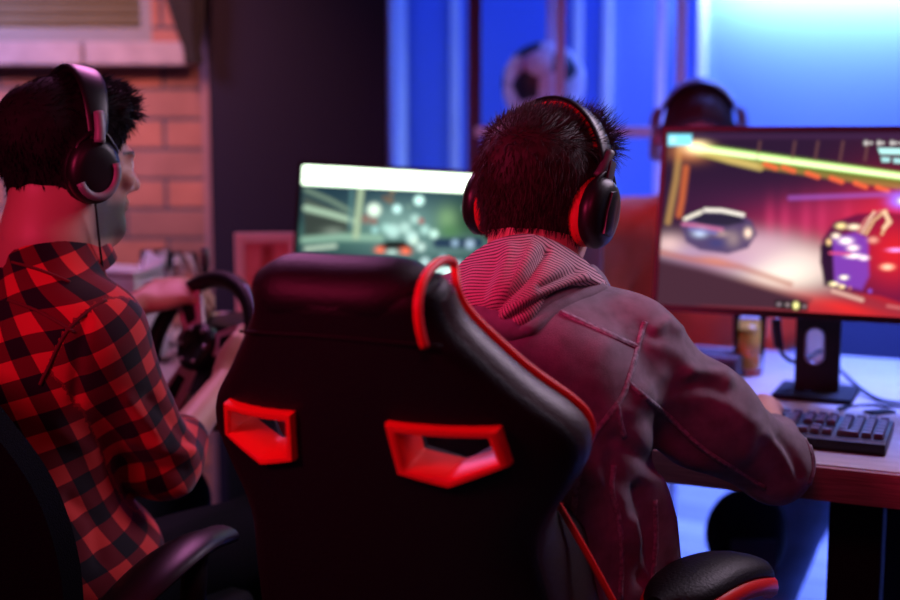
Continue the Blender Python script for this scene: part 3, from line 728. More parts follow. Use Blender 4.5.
def city(Wd, u, v):
    q = pix(Wd); p = Paint(q, (.022, .060, .072))
    p.blob(440, 180, 120, 40, (.015, .035, .085), .9); p.blob(415, 230, 60, 30, (.16, .33, .31), .9); p.blob(350, 235, 60, 14, (.09, .22, .18), .9); p.blob(470, 222, 30, 26, (.03, .09, .04), .9)
    p.blob(395, 222, 30, 16, (.30, .52, .47), .6); p.blob(445, 245, 50, 10, (.20, .36, .34), .6)
    p.poly([(304, 196), (352, 216), (352, 226), (304, 214)], (.10, .13, .10), .8, 4); p.poly([(304, 214), (350, 222), (350, 232), (304, 240)], (.05, .06, .05), .9, 4)
    p.line([(306, 190), (330, 200), (352, 212)], 2.2, (.22, .33, .24), .9, 3); p.line([(306, 208), (330, 214), (354, 221)], 3, (.50, .72, .52), .9, 3)
    p.line([(304, 240), (340, 237), (380, 238)], 3.5, (.36, .62, .46), .8, 4); p.line([(306, 249), (335, 246)], 2, (.7, .9, .7), .8, 3); p.blob(333, 231, 10, 4, (.4, .5, .4), .5)
    p.line([(361, 190), (356, 236)], 3.2, (.50, .66, .42), .9, 3); p.line([(352, 190), (350, 228)], 1.8, (.12, .28, .28), .8, 3)
    p.blob(447, 219, 10, 12, (.30, .55, .25), .7); p.blob(450, 232, 12, 8, (.10, .28, .10), .7); p.line([(438, 243), (478, 243)], 5, (.012, .03, .09), .9, 4)
    for x, y, r_, c in ((374, 210, 7, (1.3, 1.6, 1.3)), (419, 200.5, 5, (1.2, 1.9, 1.7)), (397, 209, 4.5, (1.0, 1.6, 1.5)), (375, 230, 4, (.45, .85, .8)), (386, 228, 5, (.5, .9, .8)), (415, 219, 5, (.6, .95, .85)), (393, 231, 7, (.7, 1.1, 1.0)),
                       (405, 228, 6, (.65, 1.0, .9)), (412, 237, 6, (.8, 1.2, 1.1)), (425, 230, 5, (.6, 1.0, .9)), (434, 234, 4.5, (.9, 1.4, 1.2)), (414, 241, 4, (.9, 1.2, 1.0)), (421, 247, 4.5, (.8, 1.1, 1.0)), (468, 208, 4.5, (1.1, 1.5, 1.4)),
                       (425, 262, 5, (.7, 1.0, 1)), (438, 268, 6, (1.0, 1.4, 1.3)), (448, 272, 6, (1.2, 1.6, 1.5)), (459, 265, 5, (.6, .8, .9)), (443, 258, 4, (.4, .6, .7)), (455, 243, 4, (.4, .6, .8)), (470, 244, 5, (.5, .7, .9)), (366, 219, 5, (.35, .18, .14)),
                       (374, 221, 3.5, (.40, .15, .12)), (421, 221, 3, (.6, .15, .15)), (390, 200, 4, (.25, .16, .1)), (392, 192, 3, (.3, .2, .1)), (385, 198, 3, (.2, .12, .08)), (409, 207, 3, (.2, .35, .3))):
        p.blob(x, y, r_, r_, c, .85, 0, 4)
    p.poly([(378, 246), (388, 241), (404, 241), (412, 248), (410, 254), (379, 254)], (.01, .015, .015), 1, 2)
    p.blob(380, 250, 4.5, 3.2, (1.5, .28, .15), 1); p.blob(405.5, 251, 5, 3.4, (1.5, .28, .15), 1); p.blob(392, 252, 6, 2.5, (.7, 1.0, .9), 1)
    p.poly([(298, 160), (620, 176), (620, 200), (298, 184)], (2.3, 3.0, 2.2), 1, 2)
    p.poly([(304, 164), (620, 180), (620, 200), (304, 183.5)], (3.2, 4.0, 3.0), 1, 3)
    return p.c
mon = monitor('curved_monitor', 'large black-rimmed monitor showing racing cars at night, at right', -.322, 2.42, 1.082, .615, .363, math.radians(9), 0, racing, 1.0, hole=True)
mon.name = 'gaming_monitor'
mon2 = monitor('gaming_monitor', 'monitor with a night street scene under a bright white band, beyond the gaming chair', -1.21, 2.50, 1.002, .60, .345, math.radians(5), math.radians(2.2), city, .95)

# monitor seen from behind on the far side
bk = empty('office_monitor', tuple(R(-1.02, 2.72, DT)), 'dark maroon-lit flat monitor seen from behind, beyond the man in the denim jacket', 'monitor', rz=ROWROT+math.radians(14))
boxo('housing', (0, 0, .205), (.36, .024, .225), M['mid_grey'], bk, bevel=.009)
boxo('stand_neck', (0, -.02, .075), (.05, .018, .15), M['dark_grey'], bk); boxo('stand_base', (0, -.02, .006), (.18, .13, .012), M['dark_grey'], bk)
boxo('rear_cover', (0, -.016, .19), (.20, .018, .12), M['dark_grey'], bk)

# keyboard
kb = empty('keyboard', tuple(R(-.375, 2.118, DT)), 'black full-size keyboard with blue-lit keys in front of the racing monitor', 'keyboard', rz=ROWROT)
boxo('case', (0, 0, .0125), (.440, .150, .022), M['black_plastic'], kb, Matrix.Rotation(math.radians(3), 3, 'X'), bevel=.004)
keym = mat('keycap', (.10, .10, .13), .3)
def keys(x0, x1, y, ws):
    x = x0
    for w_ in ws:
        if w_ < 0: x -= w_*.019; continue
        W2 = w_*.019-.0028; bm = bmesh.new(); bmesh.ops.create_cube(bm, size=1)
        for v in bm.verts:
            s_ = .80 if v.co.z > 0 else 1; v.co = Vector((v.co.x*W2*s_ if w_ < 1.6 else v.co.x*(W2-(.003 if v.co.z > 0 else 0)), v.co.y*.0162*s_, v.co.z*.009))
        bmesh.ops.transform(bm, matrix=Matrix.Translation((x+w_*.0095, y, .0275+y*.052)), verts=bm.verts)
        k_ = from_bm('key', bm, keym, kb, True, bevel=.0012); x += w_*.019
rows = [(.058, [1, -1, 1, 1, 1, 1, -.5, 1, 1, 1, 1, -.5, 1, 1, 1, 1, -.25, 1, 1, 1, -.25, 1, 1, 1, 1]), (.034, [1]*13+[2, -.25, 1, 1, 1, -.25, 1, 1, 1, 1]), (.015, [1.5]+[1]*12+[1.5, -.25, 1, 1, 1, -.25, 1, 1, 1, 1]),
        (-.004, [1.75]+[1]*11+[2.25, -3.5, 1, 1, 1, 1]), (-.023, [2.25]+[1]*10+[2.75, -1.25, 1, -1.25, 1, 1, 1, 1]), (-.042, [1.25]*3+[6.25]+[1.25]*4+[-.25, 1, 1, 1, -.25, 2, 1, 1])]
allk = rows
for y, ws in allk: keys(-.212, 0, y, ws)

# cables and small things near the monitor
sx_ = lambda pts: spline(pts, 8)
pl = empty('display_cable', tuple(P(776, 322, 2.40)), 'black cable with a thick plug hanging under the racing monitor', 'cable')
pt = [P(776, 319, 2.40), P(777, 332, 2.40), P(779, 347, 2.40)]
tube('plug', sx_(pt), .0095, M['gloss_black'], pl, world=True)
tube('cord', sx_([P(779, 345, 2.40), P(784, 356, 2.41), P(796, 362, 2.43), P(812, 356, 2.50), P(822, 352, 2.53), P(840, 370, 2.56), P(862, 390, 2.40), P(880, 400, 2.34), P(905, 404, 2.32), P(960, 412, 2.31)]), .0042, M['black_plastic'], pl, world=True)
cb = tube('keyboard_cable', sx_([P(838, 412, 2.25)+np.array([0, 0, .006]), P(850, 407, 2.29), P(868, 405, 2.30), P(890, 406, 2.29), P(930, 410, 2.28)]), .0035, M['black_plastic'])
tag(cb, 'thin dark cable lying on the desk between keyboard and monitor stand', 'cable')
boxc = boxo('usb_hub', tuple(P(880, 413, 2.245)+np.array([0, 0, -.002])), (.055, .03, .014), M['matte_black'], rot=Matrix.Rotation(.4, 3, 'Z'))
tag(boxc, 'small flat black box lying on the desk behind the keyboard', 'box')
# glass of amber drink
def on_desk(px, py, Y=None):
    Y = (CAMZ-DT)/((py-135)/FPX) if Y is None else Y
    p = P(px, py, Y); p[2] = DT; return p
gp = P(748, 380, 2.62); gp[2] = DT
gl = empty('drinking_glass', tuple(gp), 'clear tall glass half full of amber drink, left of the monitor stand', 'glass')
V, F = lathe_geo([(.001, .004), (.028, .004), (.029, 0.002), (.031, .01), (.036, .15), (.0345, .15), (.030, .014), (.001, .012)], 32, False); add_mesh('tumbler', V, F, M['glass'], gl)
V, F = lathe_geo([(.0285, .0145), (.0325, .10)], 32, True); add_mesh('drink', V, F, M['amber'], gl)
gc = P(688, 363, 2.62); gc[2] = DT+.0
hd = empty('audio_interface', tuple(gc+np.array([.05, 0, 0])), 'dark blue-black desktop box beyond the elbow of the denim jacket', 'electronics', rz=ROWROT)
boxo('body', (0, 0, .025), (.13, .10, .045), M['dark_grey'], hd, bevel=.006); boxo('front_panel', (0, -.052, .025), (.12, .006, .035), M['gloss_black'], hd)
for i in range(3):
    V, F = lathe_geo([(.008, 0), (.008, .010), (.006, .012)], 16); o = add_mesh('knob', np.stack([V[:, 0]-.04+.03*i, -V[:, 2]-.055, V[:, 1]+.028], 1), F, M['grey_metal'], hd)
cpp = P(822, 352, 2.72); cpp[2] = DT
cu = empty('paper_cup', tuple(cpp), 'pale cup seen through the cable hole of the monitor stand', 'cup')
V, F = lathe_geo([(.001, 0), (.028, 0), (.038, .10), (.039, .103), (.036, .10), (.027, .006), (.001, .006)], 28, False); add_mesh('cup_body', V, F, mat('paper_cup_card', (.75, .55, .40), .6), cu)
tube('cup_rim', [(.0385*math.cos(a), .0385*math.sin(a), .103) for a in np.linspace(0, 2*PI, 28, endpoint=False)], .0018, M['white_plastic'], cu, 6, True)

# left side of the desk: framed picture, glasses, white box, stalk, yellow thing
fp = P(267, 300, 3.02); fp[2] = DT
pf = empty('picture_frame', (float(P(267, 262, 2.98)[0]), 2.98, DT), 'pink-lit picture frame with a red abstract print, standing by the dark pillar', 'picture frame', rz=math.radians(4))
zt = P(267, 233, 2.98)[2]-DT; Wf = (298-235)/FPX*2.98
bm = bmesh.new()
for s in (-1, 1): box(bm, Vector((s*(Wf/2-.011), 0, zt/2)), (.022, .02, zt))
box(bm, Vector((0, 0, zt-.011)), (Wf-.044, .02, .022)); box(bm, Vector((0, 0, .011)), (Wf-.044, .02, .022)); from_bm('frame', bm, mat('white_frame', (.85, .50, .52), .5), pf, bevel=.002)  # pink light put into the colour of the white frame
nx, ny = 60, 120; U, V2 = np.meshgrid(np.linspace(-Wf/2+.02, Wf/2-.02, nx), np.linspace(.02, zt-.02, ny)); q = np.stack([U.ravel()/Wf*60+30, (zt-V2.ravel())/zt*100], 1)
p = Paint(q, (.80, .22, .25)); p.poly([(26, 12), (36, 10), (37, 30), (44, 44), (44, 90), (18, 90), (16, 40), (24, 30)], (.35, .03, .04), .9, 5); p.blob(34, 45, 8, 14, (.75, .10, .06), .9); p.blob(20, 58, 4, 14, (.12, .02, .10), .8); p.blob(30, 16, 4, 5, (.30, .03, .03), .8)
i = (np.arange(ny-1)[:, None]*nx+np.arange(nx-1)[None]).ravel()
add_mesh('print', np.stack([U.ravel(), np.full(U.size, -.004), V2.ravel()], 1), np.stack([i, i+1, i+nx+1, i+nx], 1), vcol_mat('abstract_print', .5), pf, attrs={'Col': ('FLOAT_COLOR', np.concatenate([p.c, np.ones((len(p.c), 1))], 1))})
boxo('backing', (0, .004, zt/2), (Wf-.03, .008, zt-.03), M['dark_grey'], pf)
wb = empty('white_storage_box', (float(P(112, 285, 2.72)[0]), 2.80, DT), 'white rounded box on the desk behind the man in the checked shirt', 'box', rz=-.4)
boxo('box_body', (0, 0, .10), (.17, .13, .195), M['white_plastic'], wb, bevel=.022); boxo('lid', (0, 0, .203), (.165, .125, .012), M['white_plastic'], wb, bevel=.004)
def tumbler(px, Y, h_, r_, label, lean=0):
    p_ = P(px, 290, Y); t = empty('wine_glass', (float(p_[0]), Y, DT), label, 'glass', 'stemmed glasses near the brick wall')
    z1 = h_*.45
    V, F = lathe_geo([(.001, 0), (.032, 0), (.032, .003), (.004, .008), (.0035, z1), (.012, z1+.008), (r_, z1+.05), (r_*.82, h_), (r_*.78, h_), (r_*.94, z1+.05), (.010, z1+.012), (.001, z1+.010)], 28, False)
    add_mesh('glass_body', V, F, M['glass'], t); return t
tumbler(157, 2.78, P(157, 250, 2.78)[2]-DT, .042, 'left stemmed glass standing between the white box and the steering wheel')
tumbler(184, 2.86, P(184, 253, 2.86)[2]-DT, .038, 'right stemmed glass standing just behind the steering wheel rim')
tumbler(170, 2.98, P(170, 252, 2.98)[2]-DT, .036, 'stemmed glass between the two others near the brick wall')
ms = empty('microphone_stand', (float(P(206, 300, 2.62)[0]), 2.62, DT), 'thin black upright stalk on a round foot behind the steering wheel', 'stand')
tube('pole', [(0, 0, .01), (0, 0, P(206, 262, 2.62)[2]-DT)], .008, M['matte_black'], ms); V, F = lathe_geo([(.001, 0), (.06, 0), (.06, .008), (.012, .016), (.001, .016)], 28, False); add_mesh('foot', V, F, M['matte_black'], ms)
tube('tip', [(0, 0, P(206, 262, 2.62)[2]-DT-.01), (0, 0, P(206, 262, 2.62)[2]-DT+.03)], .010, M['dark_grey'], ms)
yb = empty('candle_jar', (float(P(222, 320, 2.72)[0]), 2.72, DT), 'yellow-green lit jar seen through the steering wheel', 'jar')
zt2 = P(222, 316, 2.72)[2]-DT
V, F = lathe_geo([(.001, 0), (.034, 0), (.037, .01), (.037, zt2-.01), (.034, zt2), (.001, zt2)], 28, False); add_mesh('jar_body', V, F, M['yellow'], yb)
tube('jar_rim', [(.036*math.cos(a), .036*math.sin(a), zt2) for a in np.linspace(0, 2*PI, 28, endpoint=False)], .003, M['grey_metal'], yb, 6, True)

# steering wheel
wc = P(200, 348, 2.33); wy = math.radians(40); wt = math.radians(24)
ax = np.array([-math.sin(wy)*math.cos(wt), -math.cos(wy)*math.cos(wt), math.sin(wt)])       # from hub towards the driver
rx_ = unit(np.cross(ax, [0, 0, 1.]))*-1; 
if rx_[0] < 0: rx_ = -rx_
uz_ = unit(np.cross(ax, rx_)); 
if uz_[2] < 0: uz_ = -uz_
roll = math.radians(-18); rX = rx_*math.cos(roll)+uz_*math.sin(roll); uZ = uz_*math.cos(roll)-rx_*math.sin(roll)
WF = frame(wc, rX, uZ, ax)
sw = empty('steering_wheel', (float(wc[0]), float(wc[1]), DT), 'black game steering wheel with grey metal spokes held by the man in the checked shirt', 'steering wheel')
def wmesh(name, V, F, m, par=None, label=None): return add_mesh(name, WF(V), F, m, par or sw, True, True, label=label)
ring = [(.138*math.cos(a), .138*math.sin(a), 0) for a in np.linspace(0, 2*PI, 64, endpoint=False)]
V, F = tube_geo(ring, .0165, 14, True); wmesh('rim', V, F, M['black_leather'])
V, F = tube_geo([(.151*math.cos(a), .151*math.sin(a), .006) for a in np.linspace(-.3, 1.35, 24)], .0035, 8); wmesh('rim_stripe', V, F, mat('blue_grey_trim', (.25, .30, .55), .4))
spoke = mat('brushed_spoke', (.60, .42, .50), .4, metal=.2)
for a in (math.radians(148), math.radians(32), math.radians(270)):
    bm = bmesh.new(); w0, w1 = .022, .030; c_, s_ = math.cos(a), math.sin(a)
    poly_prism(bm, [(.038, -w0), (.085, -w1), (.130, -w1*1.1), (.130, w1*1.1), (.085, w1), (.038, w0)], lambda x, y, t: Vector(WF([(x*c_-y*s_, x*s_+y*c_, t)])[0]), -.004, .004)
    from_bm('spoke', bm, spoke, sw, world=True, bevel=.0015)
    bm = bmesh.new(); poly_prism(bm, [(.062, -.010), (.105, -.014), (.105, .014), (.062, .010)], lambda x, y, t: Vector(WF([(x*c_-y*s_, x*s_+y*c_, t)])[0]), .004, .010)
    from_bm('spoke_pad', bm, M['matte_black'], sw, world=True, bevel=.001)
V, F = lathe_geo([(.001, -.02), (.040, -.02), (.046, -.01), (.046, .012), (.040, .020), (.030, .020), (.028, .016), (.001, .016)], 36, False); hub = wmesh('hub', V, F, M['black_plastic'])
for i in range(6):
    a = 2*PI*i/6+.3; V, F = lathe_geo([(.001, .012), (.0045, .012), (.0045, .0225), (.001, .0225)], 12, False); V = V+np.array([.034*math.cos(a), .034*math.sin(a), 0]); wmesh('bolt', V, F, M['grey_metal'], hub)
for s in (-1, 1):
    bm = bmesh.new(); poly_prism(bm, [(s*.055, -.03), (s*.10, -.02), (s*.098, .04), (s*.06, .03)], lambda x, y, t: Vector(WF([(x, y, t)])[0]), -.024, -.018); from_bm('shift_paddle', bm, M['grey_metal'], sw, world=True, bevel=.002)
V, F = tube_geo([(0, 0, -.015), (0, 0, -.11)], .03, 20); wmesh('column', V, F, M['matte_black'])
bs = wc-ax*.14; bs[2] = DT+.075
boxo('base', tuple(bs), (.20, .20, .15), M['black_plastic'], sw, Matrix.Rotation(-wy, 3, 'Z'), bevel=.02, world=True)
boxo('desk_clamp', tuple(np.array([bs[0], bs[1], DT+.006])-np.array([ax[0], ax[1], 0])*.02), (.10, .26, .012), M['matte_black'], sw, Matrix.Rotation(-wy, 3, 'Z'), world=True)

# ================================================================== THE GAMING CHAIR
CH = R(-.625, 1.50, 0)
gcx = empty('gaming_chair', tuple(CH), 'black gaming chair with red piping and two red-framed slots in its back', 'chair', rz=math.radians(-24))
REC = math.radians(14)
PIV = Vector((-.035, -.21, .50))
def B(u, d, h):           # across, forward, up along the reclined back
    p_ = Matrix.Rotation(REC, 3, 'X') @ Vector((u, d, h)); return p_+PIV
HW = [(-.02, .205), (.10, .200), (.20, .190), (.265, .180), (.30, .190), (.33, .212), (.365, .232), (.39, .234), (.415, .222), (.465, .176), (.515, .138), (.55, .112), (.60, .105)]
HT = .60
def hw(h):
    hs = [a for a, _ in HW]; return float(np.interp(h, hs, [b_ for _, b_ in HW]))
hs_ = np.linspace(-.02, .58, 64); hwv = np.array([hw(h) for h in hs_]); 
for _ in range(3): hwv[1:-1] = (hwv[:-2]+2*hwv[1:-1]+hwv[2:])/4
hwf = lambda h: float(np.interp(h, hs_, hwv))
def rear(u, h):
    return 1.35*u*u
def wing(h): return .046+.012*math.exp(-((h-.32)/.12)**2)+.16*max(0, min(1, (.29-h)/.10))
def section(h, sc=1.0, n=25):
    w_ = hwf(h)*sc; pts = []
    for i in range(n):                                   # rear face, left to right
        u = -w_+2*w_*i/(n-1); e = 1-abs(u)/w_; pts.append((u, rear(u, h)+.016*math.exp(-e*9)))
    yr = rear(w_, h); wg = wing(h)
    rs_ = [(w_+.007, yr+.028), (w_+.008, yr+.045), (w_+.002, yr+.045+wg*.6), (w_-.010, yr+.045+wg*.95), (w_-.026, yr+.040+wg), (w_-.050, yr+.030+wg*.7), (w_-.070, yr+.02+wg*.3)]
    fr = [((w_-.09)*t, .055+rear((w_-.09)*t, h)*.5) for t in (.9, .5, 0, -.5, -.9)]
    pts += rs_+fr+[(-a, b_) for a, b_ in rs_[::-1]]
    return pts
rings = [[B(u, d, h) for u, d in section(h)] for h in hs_]
sc0 = [[B(u*.93, (d-.04)*.8+.04, -.03) for u, d in section(-.02)]]; sc1 = [[B(u*.97, (d-.05)*.85+.05, .588) for u, d in section(.60)]]
rings = [[list(p_) for p_ in r_] for r_ in sc0+rings+sc1]
back = loft('backrest', rings, M['black_leather'], gcx)
# slots
def slot_pts(s, grow=0.0):
    base = [(.070, .438), (.164, .428), (.171, .397), (.120, .382), (.076, .395)]
    c_ = np.mean(base, 0); return [(s*(c_[0]+(x-c_[0])*(1+grow/.055)), c_[1]+(y-c_[1])*(1+grow/.032)) for x, y in base]
def sp(s, x, h, t):        # follow the curved back, t along the local normal (outwards negative)
    u = x; slope = 2*1.35*u; n_ = Vector((slope, -1, 0)).normalized()*-1
    return B(u+0*t, rear(u, h)+t, h)
for s in (-1, 1):
    bm = bmesh.new(); poly_prism(bm, slot_pts(s, .001), lambda x, y, t: sp(s, x, y, t), -.08, .20); bmesh.ops.recalc_face_normals(bm, faces=bm.faces[:])
    ct = from_bm('cutter', bm, None, gcx); boolean(back, ct, gcx)
for s in (-1, 1):
    inn = slot_pts(s, 0); out = slot_pts(s, .0130)
    nsub = 8
    def dens(pl):
        o_ = []
        for i in range(5):
            for k in range(nsub): o_.append(np.array(pl[i])*(1-k/nsub)+np.array(pl[(i+1) % 5])*k/nsub)
        return o_
    I, O = dens(inn), dens(out); n = len(I); rg = []
    for pl_, t in ((O, .010), (O, -.007), ([o_*.85+i_*.15 for o_, i_ in zip(O, I)], -.011), ([o_*.3+i_*.7 for o_, i_ in zip(O, I)], -.011), (I, -.007), (I, .040), ([o_*.1+i_*.9 for o_, i_ in zip(O, I)], .044)):
        rg.append([list(sp(s, x, y, t)) for x, y in pl_])
    loft('slot_frame', rg, M['red_plastic'], gcx, caps=False)
# headrest roll, piping
rg = []
for i in range(17):
    t = -1+2*i/16; u = t*.104-.004; e = (1-abs(t)**6)**.5 if abs(t) < 1 else 0.25; e = max(e, .55); ring = []
    for j in range(20):
        a = 2*PI*j/20; ring.append(list(B(u, .052+.052*math.cos(a)*e+.6*u*u, .578+.040*math.sin(a)*e)))
    rg.append(ring)
loft('headrest_roll', rg, M['black_leather'], gcx)
def edge_path(s, dd, du=0, h0=0, h1=.60, n=50): return [B(s*(hwf(h)+du), rear(hwf(h), h)+dd(h)+0, h) for h in np.linspace(h0, h1, n)]
for s in (-1, 1):
    # red piping along the front edge of the wing, then over the end of the roll
    path = [list(q) for q in edge_path(s, lambda h: .046+wing(h)*.92, .001, .305 if s > 0 else .31, .575 if s > 0 else .50)]
    path += [list(B(s*.100, .125, .590)), list(B(s*.104, .085, .607)), list(B(s*.106, .040, .607)), list(B(s*.108, .012, .590)), list(B(s*.110, .004, .565)), list(B(s*.112, .006, .540))] if s > 0 else []
    tube('red_piping', spline(path[:50:3]+path[50:], 5), .0052, M['red_piping'], gcx, 8)
    # grey bolster side panel
    rg = []
    for h in np.linspace(.02, .575, 44):
        w_ = hwf(h); yr = rear(w_, h); wg = wing(h); a_ = [(w_+.002, yr+.022), (w_+.0115, yr+.040), (w_+.0125, yr+.04+wg*.4), (w_+.006, yr+.04+wg*.75), (w_-.004, yr+.045+wg*.9), (w_-.012, yr+.045+wg*.5), (w_-.006, yr+.03)]
        rg.append([list(B(s*u, d, h)) for u, d in a_])
    loft('side_bolster', rg, M['bolster'], gcx)
    for k in ():
        pass
tube('back_seam', spline([list(B(u, rear(u, 0)-.0012, .535+.012*math.cos(u/.12*1.4))) for u in np.linspace(-.125, .125, 14)], 3), .0016, M['matte_black'], gcx, 6)
tube('red_piping', spline([P(550, 490, 1.46), P(560, 507, 1.455), P(584, 548, 1.46), P(599, 575, 1.465), P(613, 601, 1.47), P(634, 640, 1.48)], 6), .0045, M['red_piping'], gcx, 8, world=True)
# seat, bolsters, arms, base
bm = bmesh.new(); box(bm, Vector((-.01, .04, .455)), (.40, .46, .10)); from_bm('seat', bm, M['black_leather'], gcx, True, bevel=.035, segs=4)
for s in (-1, 1):
    bm = bmesh.new(); box(bm, Vector((s*.235-.01, .04, .475)), (.09, .46, .12)); from_bm('seat_bolster', bm, M['bolster'], gcx, True, bevel=.035, segs=4)
    boxo('hinge_cover', (s*.20-.03, -.21, .47), (.03, .14, .16), M['black_plastic'], gcx, bevel=.01)
# arm pads
def armpad(parent, c, yaw, L_, W_, t_, m_top, m_rim, lift=.0):
    rg = []; rg2 = []
    for i in range(25):
        t = -1+2*i/24; y = t*L_/2; wv = W_/2*max(.12, (1-abs(t)**3.2))**.5*(1-.10*t); zc = lift*(-(t+.15)**2)
        r1 = []; r2 = []
        for j in range(20):
            a = 2*PI*j/20; x = wv*math.cos(a); z = t_*.62*math.sin(a) if math.sin(a) > 0 else t_*.25*math.sin(a)
            r1.append((x*.93, y*.98, zc+.004+z)); z2 = .55*t_*np.sign(math.sin(a))*abs(math.sin(a))**.6; r2.append((x*1.05, y*1.02, zc-.012+z2*.95))
        rg.append(r1); rg2.append(r2)
    Mx = Matrix.Translation(c) @ Matrix.Rotation(yaw, 4, 'Z')
    o1 = loft('armrest_pad', rg, m_top, parent); o2 = loft('armrest_rim', rg2, m_rim, parent)
    for o in (o1, o2): o.data.transform(Mx)
    return o1, o2
for s in (-1, 1):
    ap, ar = armpad(gcx, Vector((s*.315+(-.022 if s > 0 else .045), .11, .664)), math.radians(-20 if s > 0 else 8), .27, .105, .036, M['black_leather'], M['red_plastic'], lift=.030)
    br2 = tube('armrest_post', [(s*.315-.022*1, .09, .648), (s*.31, .06, .60), (s*.30, .03, .50), (s*.27, .02, .42), (s*.12, .02, .40)], [.028, .022, .02, .02, .018], M['black_plastic'], gcx)
boxo('armrest_trim', (.312, .115, .634), (.03, .20, .006), M['grey_metal'], gcx, Matrix.Rotation(math.radians(-20), 3, 'Z'))
V, F = lathe_geo([(.001, .08), (.035, .08), (.035, .25), (.025, .26), (.025, .40), (.001, .40)], 24, False); add_mesh('gas_lift', V, F, M['black_plastic'], gcx)
for k in range(5):
    a = 2*PI*k/5+.3; d_ = Vector((math.cos(a), math.sin(a), 0)); lg = tube('base_leg', [tuple(d_*.03+Vector((0, 0, .13))), tuple(d_*.18+Vector((0, 0, .105))), tuple(d_*.31+Vector((0, 0, .085)))], [.03, .025, .018], M['black_plastic'], gcx)
    V, F = lathe_geo([(.001, -.022), (.027, -.022), (.030, -.015), (.030, .015), (.027, .022), (.001, .022)], 20, False); n_ = Vector((-d_.y, d_.x, 0)); c_ = d_*.31+Vector((0, 0, .031))
    add_mesh('caster', frame(c_, np.array(d_), np.array([0, 0, 1.]), np.array(n_))(V), F, M['matte_black'], lg)

# ================================================================== THE LEFT CHAIR
CL = np.array([-.635, 1.89, 0.])
lc = empty('office_chair', tuple(CL), 'dark office chair with curved back and black armrests under the man in the checked shirt', 'chair', rz=math.radians(-26))
rings = []
for i in range(30):
    t = i/29; h = .44+.56*t; w_ = .235*(max(.02, 1-max(0, (t-.55)/.45)**2.4))**.5*(.86+.14*math.sin(PI*min(1, t*1.3)))
    yb_ = -.25-.09*t+.02*math.sin(PI*t); ring = []
    for j in range(21): u = -w_+2*w_*j/20; ring.append((u, yb_+1.0*u*u, h))
    for j in range(20, -1, -1): u = -w_+2*w_*j/20; ring.append((u*.97, yb_+1.0*u*u+.045, h))
    rings.append(ring)
loft('backrest', rings, mat('dark_mesh_fabric', (.004, .004, .007), .9, spec=.08, bump=.6, bscale=400), lc)
bm = bmesh.new(); box(bm, Vector((0, .0, .455)), (.48, .48, .09)); from_bm('seat', bm, M['matte_black'], lc, True, bevel=.035, segs=4)
for s in (-1, 1):
    pth = [(s*.25, -.16, .575), (s*.265, -.07, .620), (s*.27, .02, .640), (s*.27, .10, .636)]
    rg = []
    for i, p_ in enumerate(spline(pth, 6)):
        t = i/18; w_ = .030+.012*math.sin(PI*min(1, t+.1)); rg.append([(p_[0]+w_*math.cos(a), p_[1], p_[2]+.014*math.sin(a)) for a in np.linspace(0, 2*PI, 16, endpoint=False)])
    loft('armrest', rg, M['gloss_black'], lc)
    tube('armrest_post', [(s*.27, .03, .63), (s*.27, .02, .55), (s*.26, .02, .44)], .02, M['matte_black'], lc)
V, F = lathe_geo([(.001, .08), (.035, .08), (.035, .25), (.025, .26), (.025, .42), (.001, .42)], 24, False); add_mesh('gas_lift', V, F, M['black_plastic'], lc)
boxo('back_bracket', (0, -.22, .44), (.08, .16, .03), M['black_plastic'], lc)
for k in range(5):
    a = 2*PI*k/5+.3; d_ = Vector((math.cos(a), math.sin(a), 0)); lg = tube('base_leg', [tuple(d_*.03+Vector((0, 0, .13))), tuple(d_*.18+Vector((0, 0, .105))), tuple(d_*.31+Vector((0, 0, .085)))], [.03, .025, .018], M['black_plastic'], lc)
    V, F = lathe_geo([(.001, -.022), (.027, -.022), (.030, -.015), (.030, .015), (.027, .022), (.001, .022)], 20, False); n_ = Vector((-d_.y, d_.x, 0)); c_ = d_*.31+Vector((0, 0, .031))
    add_mesh('caster', frame(c_, np.array(d_), np.array([0, 0, 1.]), np.array(n_))(V), F, M['matte_black'], lg)

